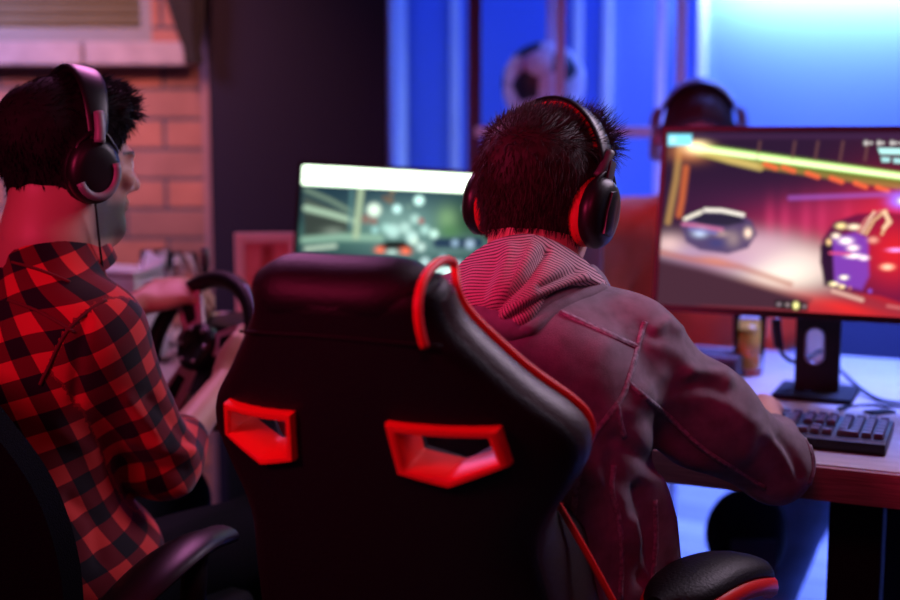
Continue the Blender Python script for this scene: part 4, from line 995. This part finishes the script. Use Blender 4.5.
# ================================================================== PEOPLE
def build_person(name, label, J, H, tone, hands, base, h=.005, stubble=False):
    """J joints; returns the root and its primitive lists"""
    root = empty(name, base, label, 'person')
    prs = [head_prim(H)]
    nk = H.w((0, -.028, -.055))
    prs += [('k', .04, rc(nk, J['neck'], .052, .058)), ('k', .08, rc(J['neck'], J['chest'], .06, .11)), ('k', .08, rc(J['chest'], J['pelvis'], .125, .13)),
            ('k', .06, rc(J['shR'], J['shL'], .05, .05))]
    for s in 'RL':
        prs += [('k', .05, rc(J['sh'+s], J['el'+s], .050, .038)), ('k', .03, rc(J['el'+s], J['wr'+s], .037, .025))]
        prs += [('k', .06, rc(J['pelvis'], J['hip'+s], .11, .085)), ('k', .05, rc(J['hip'+s], J['kn'+s], .080, .055)), ('k', .04, rc(J['kn'+s], J['an'+s], .052, .034)), ('k', .03, rc(J['an'+s], J['to'+s], .036, .03))]
    for hd_ in hands: prs += hand_prims(*hd_)
    f = union(prs, .04)
    lo, hi = bounds(prs); lo = np.minimum(lo, H.c-.15); hi = np.maximum(hi, H.c+np.array([.15, .15, .17]))
    V, F = nets(f, lo, hi, h)
    cc = skin_cols(V, H, tone)
    if stubble:
        q = H.l(V); jaw = np.clip((-.045-q[:, 2])/.02, 0, 1)*np.clip((q[:, 1]+.005)/.02, 0, 1)*np.clip((q[:, 2]+.125)/.015, 0, 1)*(1-np.exp(-((q[:, 0]/.022)**4+((q[:, 2]+.063)/.009)**4)))
        side = np.clip((np.abs(q[:, 0])-.050)/.012, 0, 1)*np.clip((.02-q[:, 2])/.03, 0, 1)*np.clip((q[:, 1]-.0)/.01, 0, 1)*np.clip((.05-q[:, 1])/.02, 0, 1)*np.clip((q[:, 2]+.125)/.015, 0, 1)
        lipz = np.exp(-((q[:, 0]/.026)**4+((q[:, 2]+.049)/.006)**4))*(q[:, 1] > .07)
        k_ = (np.maximum(np.maximum(jaw, side), lipz)*.9)[:, None]; cc[:, :3] = cc[:, :3]*(1-k_)+np.array([.022, .014, .013])*k_
    add_mesh('body', V, F, M['skin'], root, True, True, attrs={'Col': ('FLOAT_COLOR', cc)})
    return root
def legs_cloth(root, J, material, infl=.012, waist=None):
    prs = []
    for s in 'RL': prs += [rc(J['pelvis'], J['hip'+s], .125+infl, .095+infl), rc(J['hip'+s], J['kn'+s], .085+infl, .062+infl), rc(J['kn'+s], J['an'+s], .058+infl, .045+infl)]
    f0 = union(prs, .05); zc = min(J['anR'][2], J['anL'][2])-.0
    f = lambda p: np.maximum(f0(p)-.004*wavy(p, 45, 3), np.maximum(zc-p[:, 2], p[:, 2]-(J['pelvis'][2]+.09)))
    V, F = nets(f, *bounds(prs), .008); add_mesh('trousers', V, F, material, root, True, True)
    for s in 'RL':
        pr = [rc(J['an'+s]+np.array([0, 0, -.02]), J['to'+s]+np.array([0, 0, -.005]), .046, .040), rc(J['an'+s]+np.array([0, 0, .01]), J['an'+s]+np.array([0, 0, -.03]), .044, .046)]
        ff = union(pr, .03); V, F = nets(lambda p: np.maximum(ff(p), .004-p[:, 2]), *bounds(pr), .006); add_mesh('shoe', V, F, M['matte_black'], root, True, True)

# ---- the man in the denim jacket
H1 = Head(P(542, 199, 1.80), math.radians(36), math.radians(8), math.radians(-3))
J1 = dict(neck=R(-.60, 1.615, 1.005), chest=R(-.605, 1.56, .86), pelvis=R(-.62, 1.55, .56), shR=P(627, 356, 1.70), elR=P(772, 462, 1.80), wrR=np.array([.520, 2.03, .795]),
          shL=R(-.60-.165, 1.63, .950), elL=R(-.86, 1.76, .80), wrL=R(-.72, 2.03, .800), hipR=R(-.54, 1.58, .55), hipL=R(-.70, 1.58, .55), knR=R(-.56, 1.90, .56), knL=R(-.78, 1.92, .56),
          anR=R(-.56, 1.98, .09), anL=R(-.78, 1.98, .09), toR=R(-.55, 2.12, .04), toL=R(-.79, 2.12, .04))
fh = unit(np.array([.542, 2.11, .785])-J1['wrR']); hands1 = [(J1['wrR'], unit((.06, 1, -.12)), (0.1, 0, 1), -1, .42), (J1['wrL'], unit(NN+RR*.15+np.array([0, 0, -.15])), (0, 0, 1), 1, .42)]
man1 = build_person('person', 'person in a faded denim jacket with a striped hood, seen from behind', J1, H1, (.62, .34, .26), hands1, tuple(R(-.62, 1.55, 0)))
legs_cloth(man1, J1, M['trousers'])
Rrow = np.stack([RR, NN, [0, 0, 1.]], 1)
tor = [el(R(-.44, 1.64, .65), (.05, .08, .14), Rrow), el(R(-.605, 1.555, .885), (.200, .135, .165), Rrow), el(R(-.605, 1.565, .74), (.188, .150, .20), Rrow), el(R(-.60, 1.60, .60), (.175, .15, .12), Rrow), rc(J1['shR']+np.array([0, 0, .005]), J1['shL'], .064, .064),
       rc(J1['neck']+np.array([0, 0, .0]), J1['shR']+np.array([-.02, 0, .02]), .070, .056), rc(J1['neck'], J1['shL']+np.array([0.02, 0, .02]), .070, .056)]
armR = [('k', .04, rc(J1['shR'], P(705, 418, 1.73), .072, .069)), ('k', .03, rc(P(705, 418, 1.73), J1['elR'], .068, .052)), ('k', .035, rc(J1['elR']+np.array([.004, .0, -.004]), J1['wrR']+np.array([-.008, -.07, -.005]), .050, .038))]
armL = [('k', .05, rc(J1['shL'], J1['elL'], .070, .052)), ('k', .035, rc(J1['elL'], J1['wrL']*.75+J1['elL']*.25, .052, .044))]
fj0 = union(tor+armR+armL, .06)
aR = unit(J1['wrR']-J1['elR'])
def fj(p):
    d = fj0(p)+.0034*wavy(p*np.array([1, 1, .6]), 46, 5, 8)+.0020*wavy(p*np.array([1, 1, .5]), 110, 12, 8)
    d = np.maximum(d, .535-p[:, 2]+.012*np.sin(p[:, 0]*20))
    c1 = (p-(J1['wrR']-aR*.135))@aR; near = np.linalg.norm(p-J1['wrR'], axis=1) < .17
    d = np.where(near, np.maximum(d, c1), d)
    return d
V, F = nets(fj, *bounds(tor+armR+armL), .0045)
def facing(V, f):
    N = grad(f, V); return N, np.clip(-(N@unit((.12, -1, .12)))*-1*1.4+.1, 0, 1)
N = grad(fj0, V); view = unit(np.array([.0, -1, .2])); wgt = np.clip((N@view)*1.6+.45, 0, 1); q = pix(V)
disp = np.zeros(len(V))
def fold(pts, amp, wd):
    global disp
    disp = disp+amp*np.exp(-(pline(q, pts)/wd)**2)
front = V[:, 1] < 1.95
for pts, amp, wd in [([(688, 372), (705, 373), (722, 375), (727, 381)], .009, 7), ([(692, 386), (708, 387), (722, 393)], -.004, 7), ([(700, 395), (720, 400), (748, 420)], .005, 9), ([(650, 345), (672, 352), (690, 366)], .0045, 9),
                     ([(655, 330), (668, 322), (678, 330)], .006, 6), ([(640, 325), (655, 338)], -.003, 6), ([(764, 434), (778, 450), (788, 470)], .006, 6), ([(778, 438), (792, 455), (800, 475)], -.005, 5), ([(757, 425), (745, 455)], .004, 8),
                     ([(640, 395), (660, 400), (690, 402)], .004, 10), ([(650, 420), (672, 440), (700, 455)], -.004, 9), ([(618, 440), (636, 452), (660, 468)], -.008, 8), ([(596, 475), (620, 500), (628, 540)], .006, 9), ([(655, 480), (668, 520), (672, 560)], .010, 7),
                     ([(640, 490), (648, 530), (645, 580)], -.012, 8), ([(632, 520), (640, 550), (652, 590)], .008, 6), ([(612, 460), (606, 490), (612, 530)], -.005, 7), ([(575, 520), (590, 560), (600, 598)], .005, 9), ([(660, 375), (640, 392), (632, 410)], .004, 8),
                     ([(605, 345), (590, 375), (560, 400)], .004, 14), ([(620, 410), (590, 430), (575, 445)], .004, 10)]: fold(pts, amp, wd)
V2 = V+N*(disp*wgt*front)[:, None]
jk = add_mesh('denim_jacket', V2, F, M['denim'], man1, True, True)
bvh = BVHTree.FromPolygons([tuple(v) for v in V2], [tuple(int(i) for i in f_) for f_ in F])
O = Vector((0, 0, CAMZ))
def cast(px, py, tree=None):
    d_ = Vector(P(px, py, 1.0))-O; hit = (tree or bvh).ray_cast(O, d_.normalized()); return (np.array(hit[0]), np.array(hit[1])) if hit[0] is not None else (None, None)
def on_surface(pts, n=10, off=.0008, tree=None, shift=(0, 0)):
    out = []
    for x, y in spline(pts, n):
        p_, n_ = cast(x+shift[0], y+shift[1], tree)
        if p_ is not None and (not out or np.linalg.norm(p_-out[-1]) < .06): out.append(p_+n_*off)
    return np.array(out)
seams = [[(560, 312), (580, 321), (602, 331), (622, 340), (638, 347)], [(645, 322), (641, 334), (637, 350), (631, 372), (623, 395), (610, 414), (596, 432), (586, 452), (578, 478), (574, 505), (570, 535)],
         [(628, 382), (645, 397), (668, 416), (700, 446), (735, 470), (765, 488)], [(617, 402), (620, 420), (624, 436)], [(614, 465), (612, 490), (618, 515), (622, 550), (620, 600)], [(655, 500), (656, 540), (652, 585)],
         [(804, 432), (811, 448), (814, 466), (810, 484)]]
for sm_ in seams:
    P0 = []
    for sh_ in (-3.4, 3.4):
        d_ = np.array(sm_[-1])-np.array(sm_[0]); nrm_ = unit((-d_[1], d_[0])) if np.any(d_) else (1, 0)
        ps = on_surface(sm_, 8, .0006, shift=(nrm_[0]*sh_/2, nrm_[1]*sh_/2))
        if len(ps) > 3: P0.append(ps)
    ctr = on_surface(sm_, 8, -.0012)
    if len(ctr) > 3:
        V, F = tube_geo(ctr, .0042, 8); VV = list(V); FF = [list(f_) for f_ in F]
        for ps in P0:
            v, f_ = tube_geo(ps, .0013, 6); o_ = len(VV); VV += list(v); FF += [[i+o_ for i in g_] for g_ in f_]
        add_mesh('seam', VV, FF, M['denim_seam'], jk, True, True)

def patch(name, grid, th, material, parent, nu=60, nv=60, disp=None, uv=None):
    G = np.array([[P(*g_) for g_ in row] for row in grid]); G2 = np.array([[(g_[0], g_[1]) for g_ in row] for row in grid], float)
    def up(A, n):
        k = len(A); s_ = spline(list(A), 12); t = np.linspace(0, len(s_)-1, n); i0 = np.clip(t.astype(int), 0, len(s_)-2); fr = (t-i0)
        fr = fr.reshape((-1,)+(1,)*(s_.ndim-1)); return s_[i0]*(1-fr)+s_[i0+1]*fr
    A = up(G, nv); A = np.swapaxes(up(np.swapaxes(A, 0, 1), nu), 0, 1)
    du = np.gradient(A, axis=1); dv = np.gradient(A, axis=0); N = np.cross(du, dv); N /= np.linalg.norm(N, axis=2)[..., None]+1e-9
    V = A.reshape(-1, 3); N = N.reshape(-1, 3); N = N*np.where(N[:, 1:2] > 0, -1, 1); qq = pix(V)
    if disp is not None: V = V+N*disp(qq)[:, None]
    i = (np.arange(nv-1)[:, None]*nu+np.arange(nu-1)[None]).ravel(); F = np.stack([i, i+1, i+nu+1, i+nu], 1)
    uvw = uv(qq) if uv is not None else np.zeros((len(V), 3))
    o = add_mesh(name, V, F, material, parent, True, True, attrs={'cuv': ('FLOAT_VECTOR', uvw)})
    md = o.modifiers.new('thick', 'SOLIDIFY'); md.thickness = th; md.offset = 0; return o
top = [(444, 292), (462, 264), (493, 243), (525, 236), (552, 242), (574, 254), (592, 268), (606, 283)]
m1 = [(442, 300), (463, 280), (493, 263), (523, 260), (549, 263), (572, 270), (592, 277), (606, 286)]
m2 = [(444, 306), (464, 294), (490, 288), (516, 292), (540, 287), (563, 281), (586, 279), (604, 287)]
bt = [(446, 312), (466, 306), (488, 310), (508, 320), (527, 322), (545, 302), (570, 287), (600, 285)]
dtop = [1.72, 1.70, 1.675, 1.665, 1.67, 1.68, 1.70, 1.73]; dm1 = [1.68, 1.65, 1.62, 1.605, 1.61, 1.635, 1.66, 1.70]; dm2 = [1.65, 1.615, 1.58, 1.565, 1.575, 1.605, 1.64, 1.685]; dbt = [1.64, 1.60, 1.57, 1.555, 1.56, 1.585, 1.625, 1.68]
gr = [[(x, y+16, d_+.07) for (x, y), d_ in zip(top, dtop)], [(x, y+3, d_+.035) for (x, y), d_ in zip(top, dtop)], [(x, y, d_) for (x, y), d_ in zip(top, dtop)], [(x, y, d_) for (x, y), d_ in zip(m1, dm1)], [(x, y, d_) for (x, y), d_ in zip(m2, dm2)],
      [(x, y, d_) for (x, y), d_ in zip(bt, dbt)], [(x, y+2, d_+.03) for (x, y), d_ in zip(bt, dbt)]]
def hood_disp(qq):
    d_ = np.zeros(len(qq))
    for pts, amp, wd in [([(545, 252), (528, 278), (505, 302), (496, 312)], -.009, 5), ([(533, 250), (517, 278), (500, 300)], .004, 6), ([(562, 266), (530, 292), (500, 312)], .003, 6), ([(585, 277), (545, 290), (505, 314)], .0035, 4), ([(572, 288), (540, 300), (510, 318)], -.006, 4),
                         ([(497, 262), (487, 285), (484, 306)], -.004, 7), ([(475, 272), (468, 290)], .004, 7), ([(510, 250), (500, 280), (490, 300)], .004, 7), ([(575, 272), (540, 288)], -.004, 4)]:
        d_ += amp*np.exp(-(pline(qq, pts)/wd)**2)
    return d_
def hood_uv(qq):
    dx = qq[:, 0]-497; dy = qq[:, 1]-312
    t = np.clip((qq[:, 0]-(505+(300-qq[:, 1])*.45))/40+.5, 0, 1); t = t*t*(3-2*t)
    vA = (qq[:, 1]*.93+(qq[:, 0]-450)*.16); vB = (qq[:, 1]*.86-(qq[:, 0]-497)*.52)
    low = np.clip((qq[:, 1]-(300-(qq[:, 0]-500)*.22))/10, 0, 1)*t
    vC = qq[:, 0]*.93-qq[:, 1]*.32
    # direction blends through separate fields
    v = np.where(low > .5, vC/4.0, np.where(t > .5, -vB/3.9, vA/3.9))
    v = v+.15*np.sin(qq[:, 0]*.09)
    return np.stack([qq[:, 0]*0, v*1.45, v*0], 1)
# outer denim hood under the lining
ob = [(444, 325), (462, 330), (482, 338), (505, 350), (528, 344), (553, 328), (580, 310), (612, 298)]
om = [(444, 318), (463, 318), (485, 325), (507, 336), (530, 333), (551, 317), (577, 298), (609, 290)]
dob = [1.66, 1.63, 1.605, 1.59, 1.60, 1.62, 1.65, 1.71]; dom = [1.63, 1.60, 1.57, 1.555, 1.56, 1.585, 1.625, 1.69]
oo = [[(x, y, d_+.03) for (x, y), d_ in zip(bt, dbt)], [(x, y-2, d_+.004) for (x, y), d_ in zip(bt, dbt)], [(x, y, d_) for (x, y), d_ in zip(om, dom)], [(x, y, d_) for (x, y), d_ in zip(ob, dob)], [(x, y+1, d_+.04) for (x, y), d_ in zip(ob, dob)]]
hood = patch('hood', oo, .004, M['denim'], jk, 70, 50, lambda qq: .004*np.exp(-(pline(qq, [(530, 330), (560, 308), (600, 290)])/5)**2)-.003*np.exp(-(pline(qq, [(520, 326), (552, 303), (590, 284)])/3)**2))
patch('hood_lining', gr, .003, M['striped'], hood, 150, 110, hood_disp, hood_uv)
# jacket collar strip hugging the neck
patch('collar', [[(596, 268, 1.77), (604, 277, 1.75), (611, 290, 1.74), (620, 304, 1.745)], [(590, 266, 1.735), (600, 279, 1.715), (608, 291, 1.71), (616, 303, 1.72)], [(578, 275, 1.71), (590, 287, 1.69), (600, 297, 1.69), (612, 306, 1.70)]], .005, M['denim'], hood, 30, 30)
sk = lambda q: np.clip((q[:, 2]+.072-.55*np.clip(q[:, 1], -.2, .2)*0-1.15*np.maximum(q[:, 1]+.015, 0)-np.where(q[:, 1] < -.02, .008, 0))/.02, 0, 1)*np.clip((.105-q[:, 1])/.02, 0, 1)
def comb1(A):
    top_ = np.clip((A[:, 2]-.05)/.06, 0, 1)[:, None]
    side = np.array([0, -.15, -.9])*(1-top_)+(np.array([.1, .35, .55])+A*np.array([3, -1, 0]))*top_; return side
hair_mesh('hair', H1, lambda q: np.clip(sk(q)*(.8+1.3*np.exp(-(((q[:, 1]-.055)/.045)**2+((q[:, 2]-.105)/.045)**2))), 0, 2), .010, M['hair'], man1, 9000, .022, comb1, 3, wid=.0006, bump=.003)
headphones('headphones', H1, 'black over-ear headphones with red cushions worn by the man in denim', M['red_cushion'], M['black_plastic'], M['dark_grey'], None, tilt=math.radians(-8), halfw=.092)
sh1 = el(R(-.605, 1.60, .78), (.15, .10, .18), Rrow)

# ---- the man in the checked shirt
H2 = Head(P(69, 162, 1.95), math.radians(50), math.radians(4), 0)
YT = math.radians(36); tf = np.array([math.sin(YT), math.cos(YT), 0]); tr_ = np.array([math.cos(YT), -math.sin(YT), 0])
nb2 = P(52, 244, 1.91); shR2 = P(98, 335, 1.84); shL2 = shR2-tr_*.34+np.array([0, 0, .01])
mid2 = (shR2+shL2)/2; pel2 = mid2-tf*.04; pel2[2] = .52; ch2 = mid2+tf*.0; ch2[2] = .86
elR2 = P(165, 462, 1.93); wrR2 = P(232, 350, 2.17); hc = WF([(.138*math.cos(math.radians(22)), .138*math.sin(math.radians(22)), 0)])[0]
hl = WF([(.138*math.cos(math.radians(140)), .138*math.sin(math.radians(140)), 0)])[0]
wrR2 = hc-ax*-.045+np.array([-.01, -.02, -.065]); wrL2 = hl+ax*.035+np.array([-.072, -.015, -.040]); elL2 = wrL2+np.array([-.17, -.16, -.10])
J2 = dict(neck=nb2, chest=ch2, pelvis=pel2, shR=shR2, shL=shL2, elR=elR2, wrR=wrR2, elL=elL2, wrL=wrL2, hipR=pel2+tr_*.1+tf*.04, hipL=pel2-tr_*.1+tf*.04)
for s, sg_ in (('R', 1), ('L', -1)):
    k_ = pel2+tf*.44+tr_*.15*sg_; k_[2] = .54; J2['kn'+s] = k_; a_ = k_+tf*.05; a_[2] = .09; J2['an'+s] = a_; t_ = a_+tf*.15; t_[2] = .04; J2['to'+s] = t_
tanR = unit(uZ*.9-rX*.35)
hands2 = [(wrR2, unit(hc-wrR2+uZ*.05), unit(ax*.8+rX*.6), 1, .95), (wrL2, unit(hl-wrL2), unit(ax*.8+uZ*.4), -1, .9)]
man2 = build_person('person', 'bearded person in a red and black checked shirt steering a wheel at left', J2, H2, (.50, .27, .20), hands2, (float(pel2[0]), float(pel2[1]), 0), stubble=True)
legs_cloth(man2, J2, M['trousers'])
R2 = np.stack([tr_, tf, [0, 0, 1.]], 1)
def C2(r_, f_, z): v = mid2+tr_*r_+tf*f_; v[2] = z; return v
tor2 = [el(C2(0, -.03, .87), (.195, .135, .17), R2), el(C2(0, -.05, .70), (.185, .150, .20), R2), el(C2(0.01, -.02, .57), (.225, .20, .14), R2), rc(shR2, shL2, .062, .062), rc(nb2, shR2+np.array([-.03, 0, .018]), .056, .052), rc(nb2, shL2+np.array([.03, 0, .02]), .066, .055)]
armR2 = [('k', .045, rc(shR2, elR2, .064, .052)), ('k', .03, rc(elR2, elR2+(wrR2-elR2)*.22, .052, .048))]
armL2 = [('k', .045, rc(shL2, elL2, .064, .052)), ('k', .03, rc(elL2, elL2+(wrL2-elL2)*.3, .052, .048))]
f20 = union(tor2+armR2+armL2, .055)
def f2(p):
    d = f20(p)+.0022*wavy(p, 45, 9, 8)+.0012*wavy(p, 100, 20, 8)
    for e_, w_ in ((elR2, wrR2), (elL2, wrL2)):
        a_ = unit(w_-e_); c1 = (p-(e_+(w_-e_)*.30))@a_; near = np.linalg.norm(p-(e_+(w_-e_)*.30), axis=1) < .12; d = np.where(near, np.maximum(d, c1), d)
    return np.maximum(d, .50-p[:, 2])
V, F = nets(f2, *bounds(tor2+armR2+armL2), .005)
N = grad(f20, V); q = pix(V); disp = np.zeros(len(V)); wgt = np.clip((N@view)*1.6+.45, 0, 1)
for pts, amp, wd in [([(128, 400), (148, 425), (160, 440)], .006, 7), ([(150, 400), (170, 420), (190, 440)], -.006, 7), ([(135, 440), (160, 450), (190, 452)], .007, 7), ([(120, 460), (150, 470), (185, 470)], -.006, 7), ([(125, 480), (160, 492), (190, 490)], .006, 8),
                     ([(85, 320), (78, 350), (76, 400)], -.006, 7), ([(60, 430), (90, 450), (110, 490)], .005, 10), ([(70, 500), (95, 520), (100, 560)], -.006, 9)]: fold(pts, amp, wd)
V2 = V+N*(disp*wgt*(V[:, 1] < 2.1))[:, None]
# weave coordinates that follow the cloth
da = dist(armR2[0][2], V2); db = dist(armL2[0][2], V2); dt = np.min([dist(t_, V2) for t_ in tor2[:4]], axis=0)
da = np.minimum(da, dist(armR2[1][2], V2)); db = np.minimum(db, dist(armL2[1][2], V2))
qq = (V2-np.array([*mid2[:2], 0]))@R2; ang = np.arctan2(qq[:, 0], -qq[:, 1]-.03)
uvt = np.stack([ang*.155+.5+.06*qq[:, 2], qq[:, 2]-.0*qq[:, 0], qq[:, 2]*0], 1)
def arm_uv(sh_, e_, off):
    axv = unit(e_-sh_); up_ = unit(np.cross(axv, tf)); sd_ = np.cross(axv, up_); r_ = V2-sh_; al = r_@axv; an = np.arctan2(r_@up_, r_@sd_); return np.stack([an*.062+.6+off, al+.01, al*0], 1)
_c, _s = math.cos(.30), math.sin(.30); uvt = np.stack([uvt[:, 0]*_c+uvt[:, 1]*_s, -uvt[:, 0]*_s+uvt[:, 1]*_c, uvt[:, 2]], 1)
uR = arm_uv(shR2, elR2, 0); uL = arm_uv(shL2, elL2, 0)
inR = (da < .035) & (da < db) & ((V2-shR2)@unit(tr_*.85+np.array([0, 0, -.4])) > .018); inL = (db < dt-.006) & ~inR & ((V2-shL2)@unit(elL2-shL2) > .0)
uv2 = np.where(inR[:, None], uR, np.where(inL[:, None], uL, uvt))
shirt = add_mesh('checked_shirt', V2, F, M['check'], man2, True, True, attrs={'cuv': ('FLOAT_VECTOR', uv2)})
bv2 = BVHTree.FromPolygons([tuple(v) for v in V2], [tuple(int(i) for i in f_) for f_ in F])
for sm_ in ([(8, 300), (40, 312), (74, 332)], [(12, 262), (40, 270), (70, 282)]):
    ps = on_surface(sm_, 8, .0003, bv2)
    if len(ps) > 3: tube('seam', ps, .0024, mat('dark_red_seam', (.12, .01, .015), .9), shirt, 6, world=True)
arm_edge = []
for py_ in np.arange(270, 410, 5.0):
    best = None
    for px_ in np.arange(40, 150, 1.5):
        p_, n_ = cast(px_, py_, bv2)
        if p_ is None or n_[1] > .2: continue
        e_ = abs((p_-shR2)@unit(tr_*.85+np.array([0, 0, -.4]))-.018)
        if e_ < .003 and (best is None or e_ < best[0]): best = (e_, p_+n_*.0002)
    if best is not None and (not arm_edge or np.linalg.norm(best[1]-arm_edge[-1]) < .05): arm_edge.append(best[1])
if len(arm_edge) > 4:
    ae = np.array(arm_edge)
    for _ in range(3): ae[1:-1] = (ae[:-2]+2*ae[1:-1]+ae[2:])/4
    tube('seam', spline(list(ae), 3), .0030, mat('dark_red_armhole_seam', (.10, .01, .015), .9), shirt, 8, world=True)
# collar of the shirt around the neck
rg = []
for i in range(33):
    t = i/32; a = -PI*.5-PI*.80+2*PI*.80*t; fall = .5-.5*math.cos(2*PI*t)
    cx_, cy_ = math.cos(a), math.sin(a); rr = .066+.004*fall
    base_ = nb2+tr_*cx_*rr+tf*(cy_*rr*1.02+.004); up = np.array([0, 0, 1.]); out_ = tr_*cx_+tf*cy_
    tilt_ = .012*cy_
    pr = [(-.002, -.025), (.000, -.004), (.004, .004), (.010, .002), (.020, -.018), (.026, -.032), (.021, -.034), (.010, -.010), (.006, -.010), (.004, -.027)]
    rg.append([base_+out_*o_+up*(z_-.012+tilt_*2.2) for o_, z_ in pr])
co = loft('collar', rg, M['check'], shirt, True)
vv = np.array([v.co[:] for v in co.data.vertices]); n_ = len(vv)//10; uu = np.repeat(np.arange(n_)*.016, 10); wv = np.tile([0, .03, .04, .05, .08, .10, .10, .07, .06, .03], n_)
a_ = co.data.attributes.new('cuv', 'FLOAT_VECTOR', 'POINT'); a_.data.foreach_set('vector', np.stack([uu, wv, wv*0], 1).astype(np.float32).ravel())
sk2 = lambda q: np.clip((q[:, 2]+.070-1.25*np.maximum(q[:, 1]+.015, 0)-np.where(q[:, 1] < -.02, -.004, 0))/.02, 0, 1)
quiff = lambda q: np.clip(sk2(q)*(.65+1.3*np.exp(-(((q[:, 1]-.065)/.05)**2+((q[:, 2]-.10)/.045)**2))), 0, 2)
def comb2(A):
    top_ = np.clip((A[:, 2]-.05)/.05, 0, 1)[:, None]; return np.array([0, .0, -.9])*(1-top_)+np.array([.1, .75, .35])*top_
hair_mesh('hair', H2, quiff, .015, M['hair_black'], man2, 6000, .016, comb2, 5, wid=.0009, bump=.004)
beard = lambda q: np.clip((-.052-q[:, 2]+.25*np.maximum(.06-q[:, 1], 0)*0)/.012, 0, 1)*np.clip((q[:, 1]-.0)/.02, 0, 1)*np.clip((q[:, 2]+.14)/.01, 0, 1)*(1-np.exp(-((q[:, 0]/.022)**4+((q[:, 2]+.063)/.010)**4)))
beard2 = lambda q: np.maximum(beard(q), np.clip((np.abs(q[:, 0])-.052)/.01, 0, 1)*np.clip((.01-q[:, 2])/.01, 0, 1)*np.clip((q[:, 1]-.0)/.01, 0, 1)*np.clip((.055-q[:, 1])/.01, 0, 1)*np.clip((q[:, 2]+.12)/.01, 0, 1))
0 and hair_mesh('beard', H2, beard2, .006, M['hair_black'], man2, 2500, .012, lambda A: np.tile(np.array([0, .2, -.5]), (len(A), 1)), 8, wid=.0008, bump=.001, h=.004)
hp2 = headphones('headphones', H2, 'black over-ear headphones with grey C-shaped rings worn by the bearded man', M['black_leather'], M['black_plastic'], M['mid_grey'], None, tilt=math.radians(-4), style=1, halfw=.094)
cpt = H2.w((.10, .0, -.06)); cd2 = tube('headphone_cord', spline([cpt, cpt+np.array([.005, .01, -.10]), cpt+np.array([.02, .03, -.22]), cpt+np.array([.03, .10, -.32])], 8), .0018, M['matte_black'], hp2, 6, world=True)

# ---- the person across the desk
H3 = Head(P(698, 138, 3.15), PI+math.radians(8), math.radians(14), 0)
f3 = np.array([-.10, -.995, 0]); r3 = np.array([-.995, .10, 0])
nb3 = H3.c+np.array([.01, .06, -.19])
J3 = dict(neck=nb3, chest=nb3+np.array([.01, .06, -.16]), pelvis=nb3+np.array([.02, .16, -.50]))
for s, g_ in (('R', 1), ('L', -1)):
    J3['sh'+s] = nb3+r3*.175*g_+np.array([0, .03, -.045]); J3['el'+s] = J3['sh'+s]+r3*.07*g_+f3*.16+np.array([0, 0, -.235]); J3['wr'+s] = J3['el'+s]+f3*.20-r3*.16*g_+np.array([0, 0, .0])
    J3['wr'+s] = J3['el'+s]+f3*.05-r3*.18*g_; J3['el'+s][2] = .79; J3['wr'+s][2] = .66
    J3['hip'+s] = J3['pelvis']+r3*.1*g_; J3['kn'+s] = J3['pelvis']+r3*.17*g_+f3*.42; J3['kn'+s][2] = .56
    J3['an'+s] = J3['kn'+s]+f3*-.03; J3['an'+s][2] = .09; J3['to'+s] = J3['an'+s]+f3*.15; J3['to'+s][2] = .04
J3['knL'] = P(806, 495, 2.88); J3['anL'] = P(762, 618, 2.84); J3['toL'] = J3['anL']+f3*.14; J3['toL'][2] = .05; J3['hipL'][2] += .0
hands3 = [(J3['wrR'], unit(f3-r3*.4), (0, 0, 1), -1, .4), (J3['wrL'], unit(f3+r3*.4), (0, 0, 1), 1, .4)]
man3 = build_person('person', 'person in an orange top with headphones, mostly hidden behind the racing monitor', J3, H3, (.45, .26, .22), hands3, (float(J3['pelvis'][0]), float(J3['pelvis'][1]), 0), h=.007)
legs_cloth(man3, J3, M['jeans'])
R3 = np.stack([r3, f3, [0, 0, 1.]], 1)
tor3 = [el(J3['chest']+np.array([0, 0, -.02]), (.19, .13, .18), R3), el(J3['pelvis']+np.array([-.01, -.04, .16]), (.18, .14, .20), R3), rc(J3['shR'], J3['shL'], .062, .062), rc(nb3, J3['shR']+np.array([0, 0, .02]), .06, .05), rc(nb3, J3['shL']+np.array([0, 0, .02]), .06, .05)]
for s in 'RL': tor3 += [('k', .04, rc(J3['sh'+s], J3['el'+s], .062, .052)), ('k', .03, rc(J3['el'+s], J3['wr'+s]*.85+J3['el'+s]*.15, .052, .042))]
f30 = union(tor3, .05); V, F = nets(lambda p: f30(p)+.003*wavy(p, 40, 2), *bounds(tor3), .008); add_mesh('orange_top', V, F, M['orange_cloth'], man3, True, True)
hair_mesh('hair', H3, sk2, .010, mat('brown_hair', (.05, .030, .030), .7, var=.3), man3, 1500, .012, comb2, 9, wid=.0012, bump=.002, h=.006)
headphones('headphones', H3, 'dark headphones with a pale blue sheen on the person across the desk', M['black_leather'], mat('silver_grey_band', (.35, .36, .42), .25, metal=.4), M['mid_grey'], None, style=1, halfw=.094)
# dark bag hanging under the desk
bf = union([el((0, 0, 0), (.092, .06, .105), None), el((0, -.04, -.03), (.065, .035, .06), None)], .04)
bp0 = P(746, 533, 2.70); bag = empty('backpack', tuple(bp0), 'dark rounded backpack hanging beneath the desk', 'bag')
V, F = nets(lambda p: bf(p)+.003*wavy(p, 40, 7), (-.15, -.15, -.16), (.15, .15, .16), .006)
add_mesh('bag_body', V, F, M['matte_black'], bag)
tube('strap', [(0, 0, .09), (.004, 0, .15), (0, 0, DT-.055-float(bp0[2]))], .009, M['dark_grey'], bag)
boxo('front_pocket', (0, -.075, -.03), (.10, .012, .08), M['dark_grey'], bag, bevel=.005)
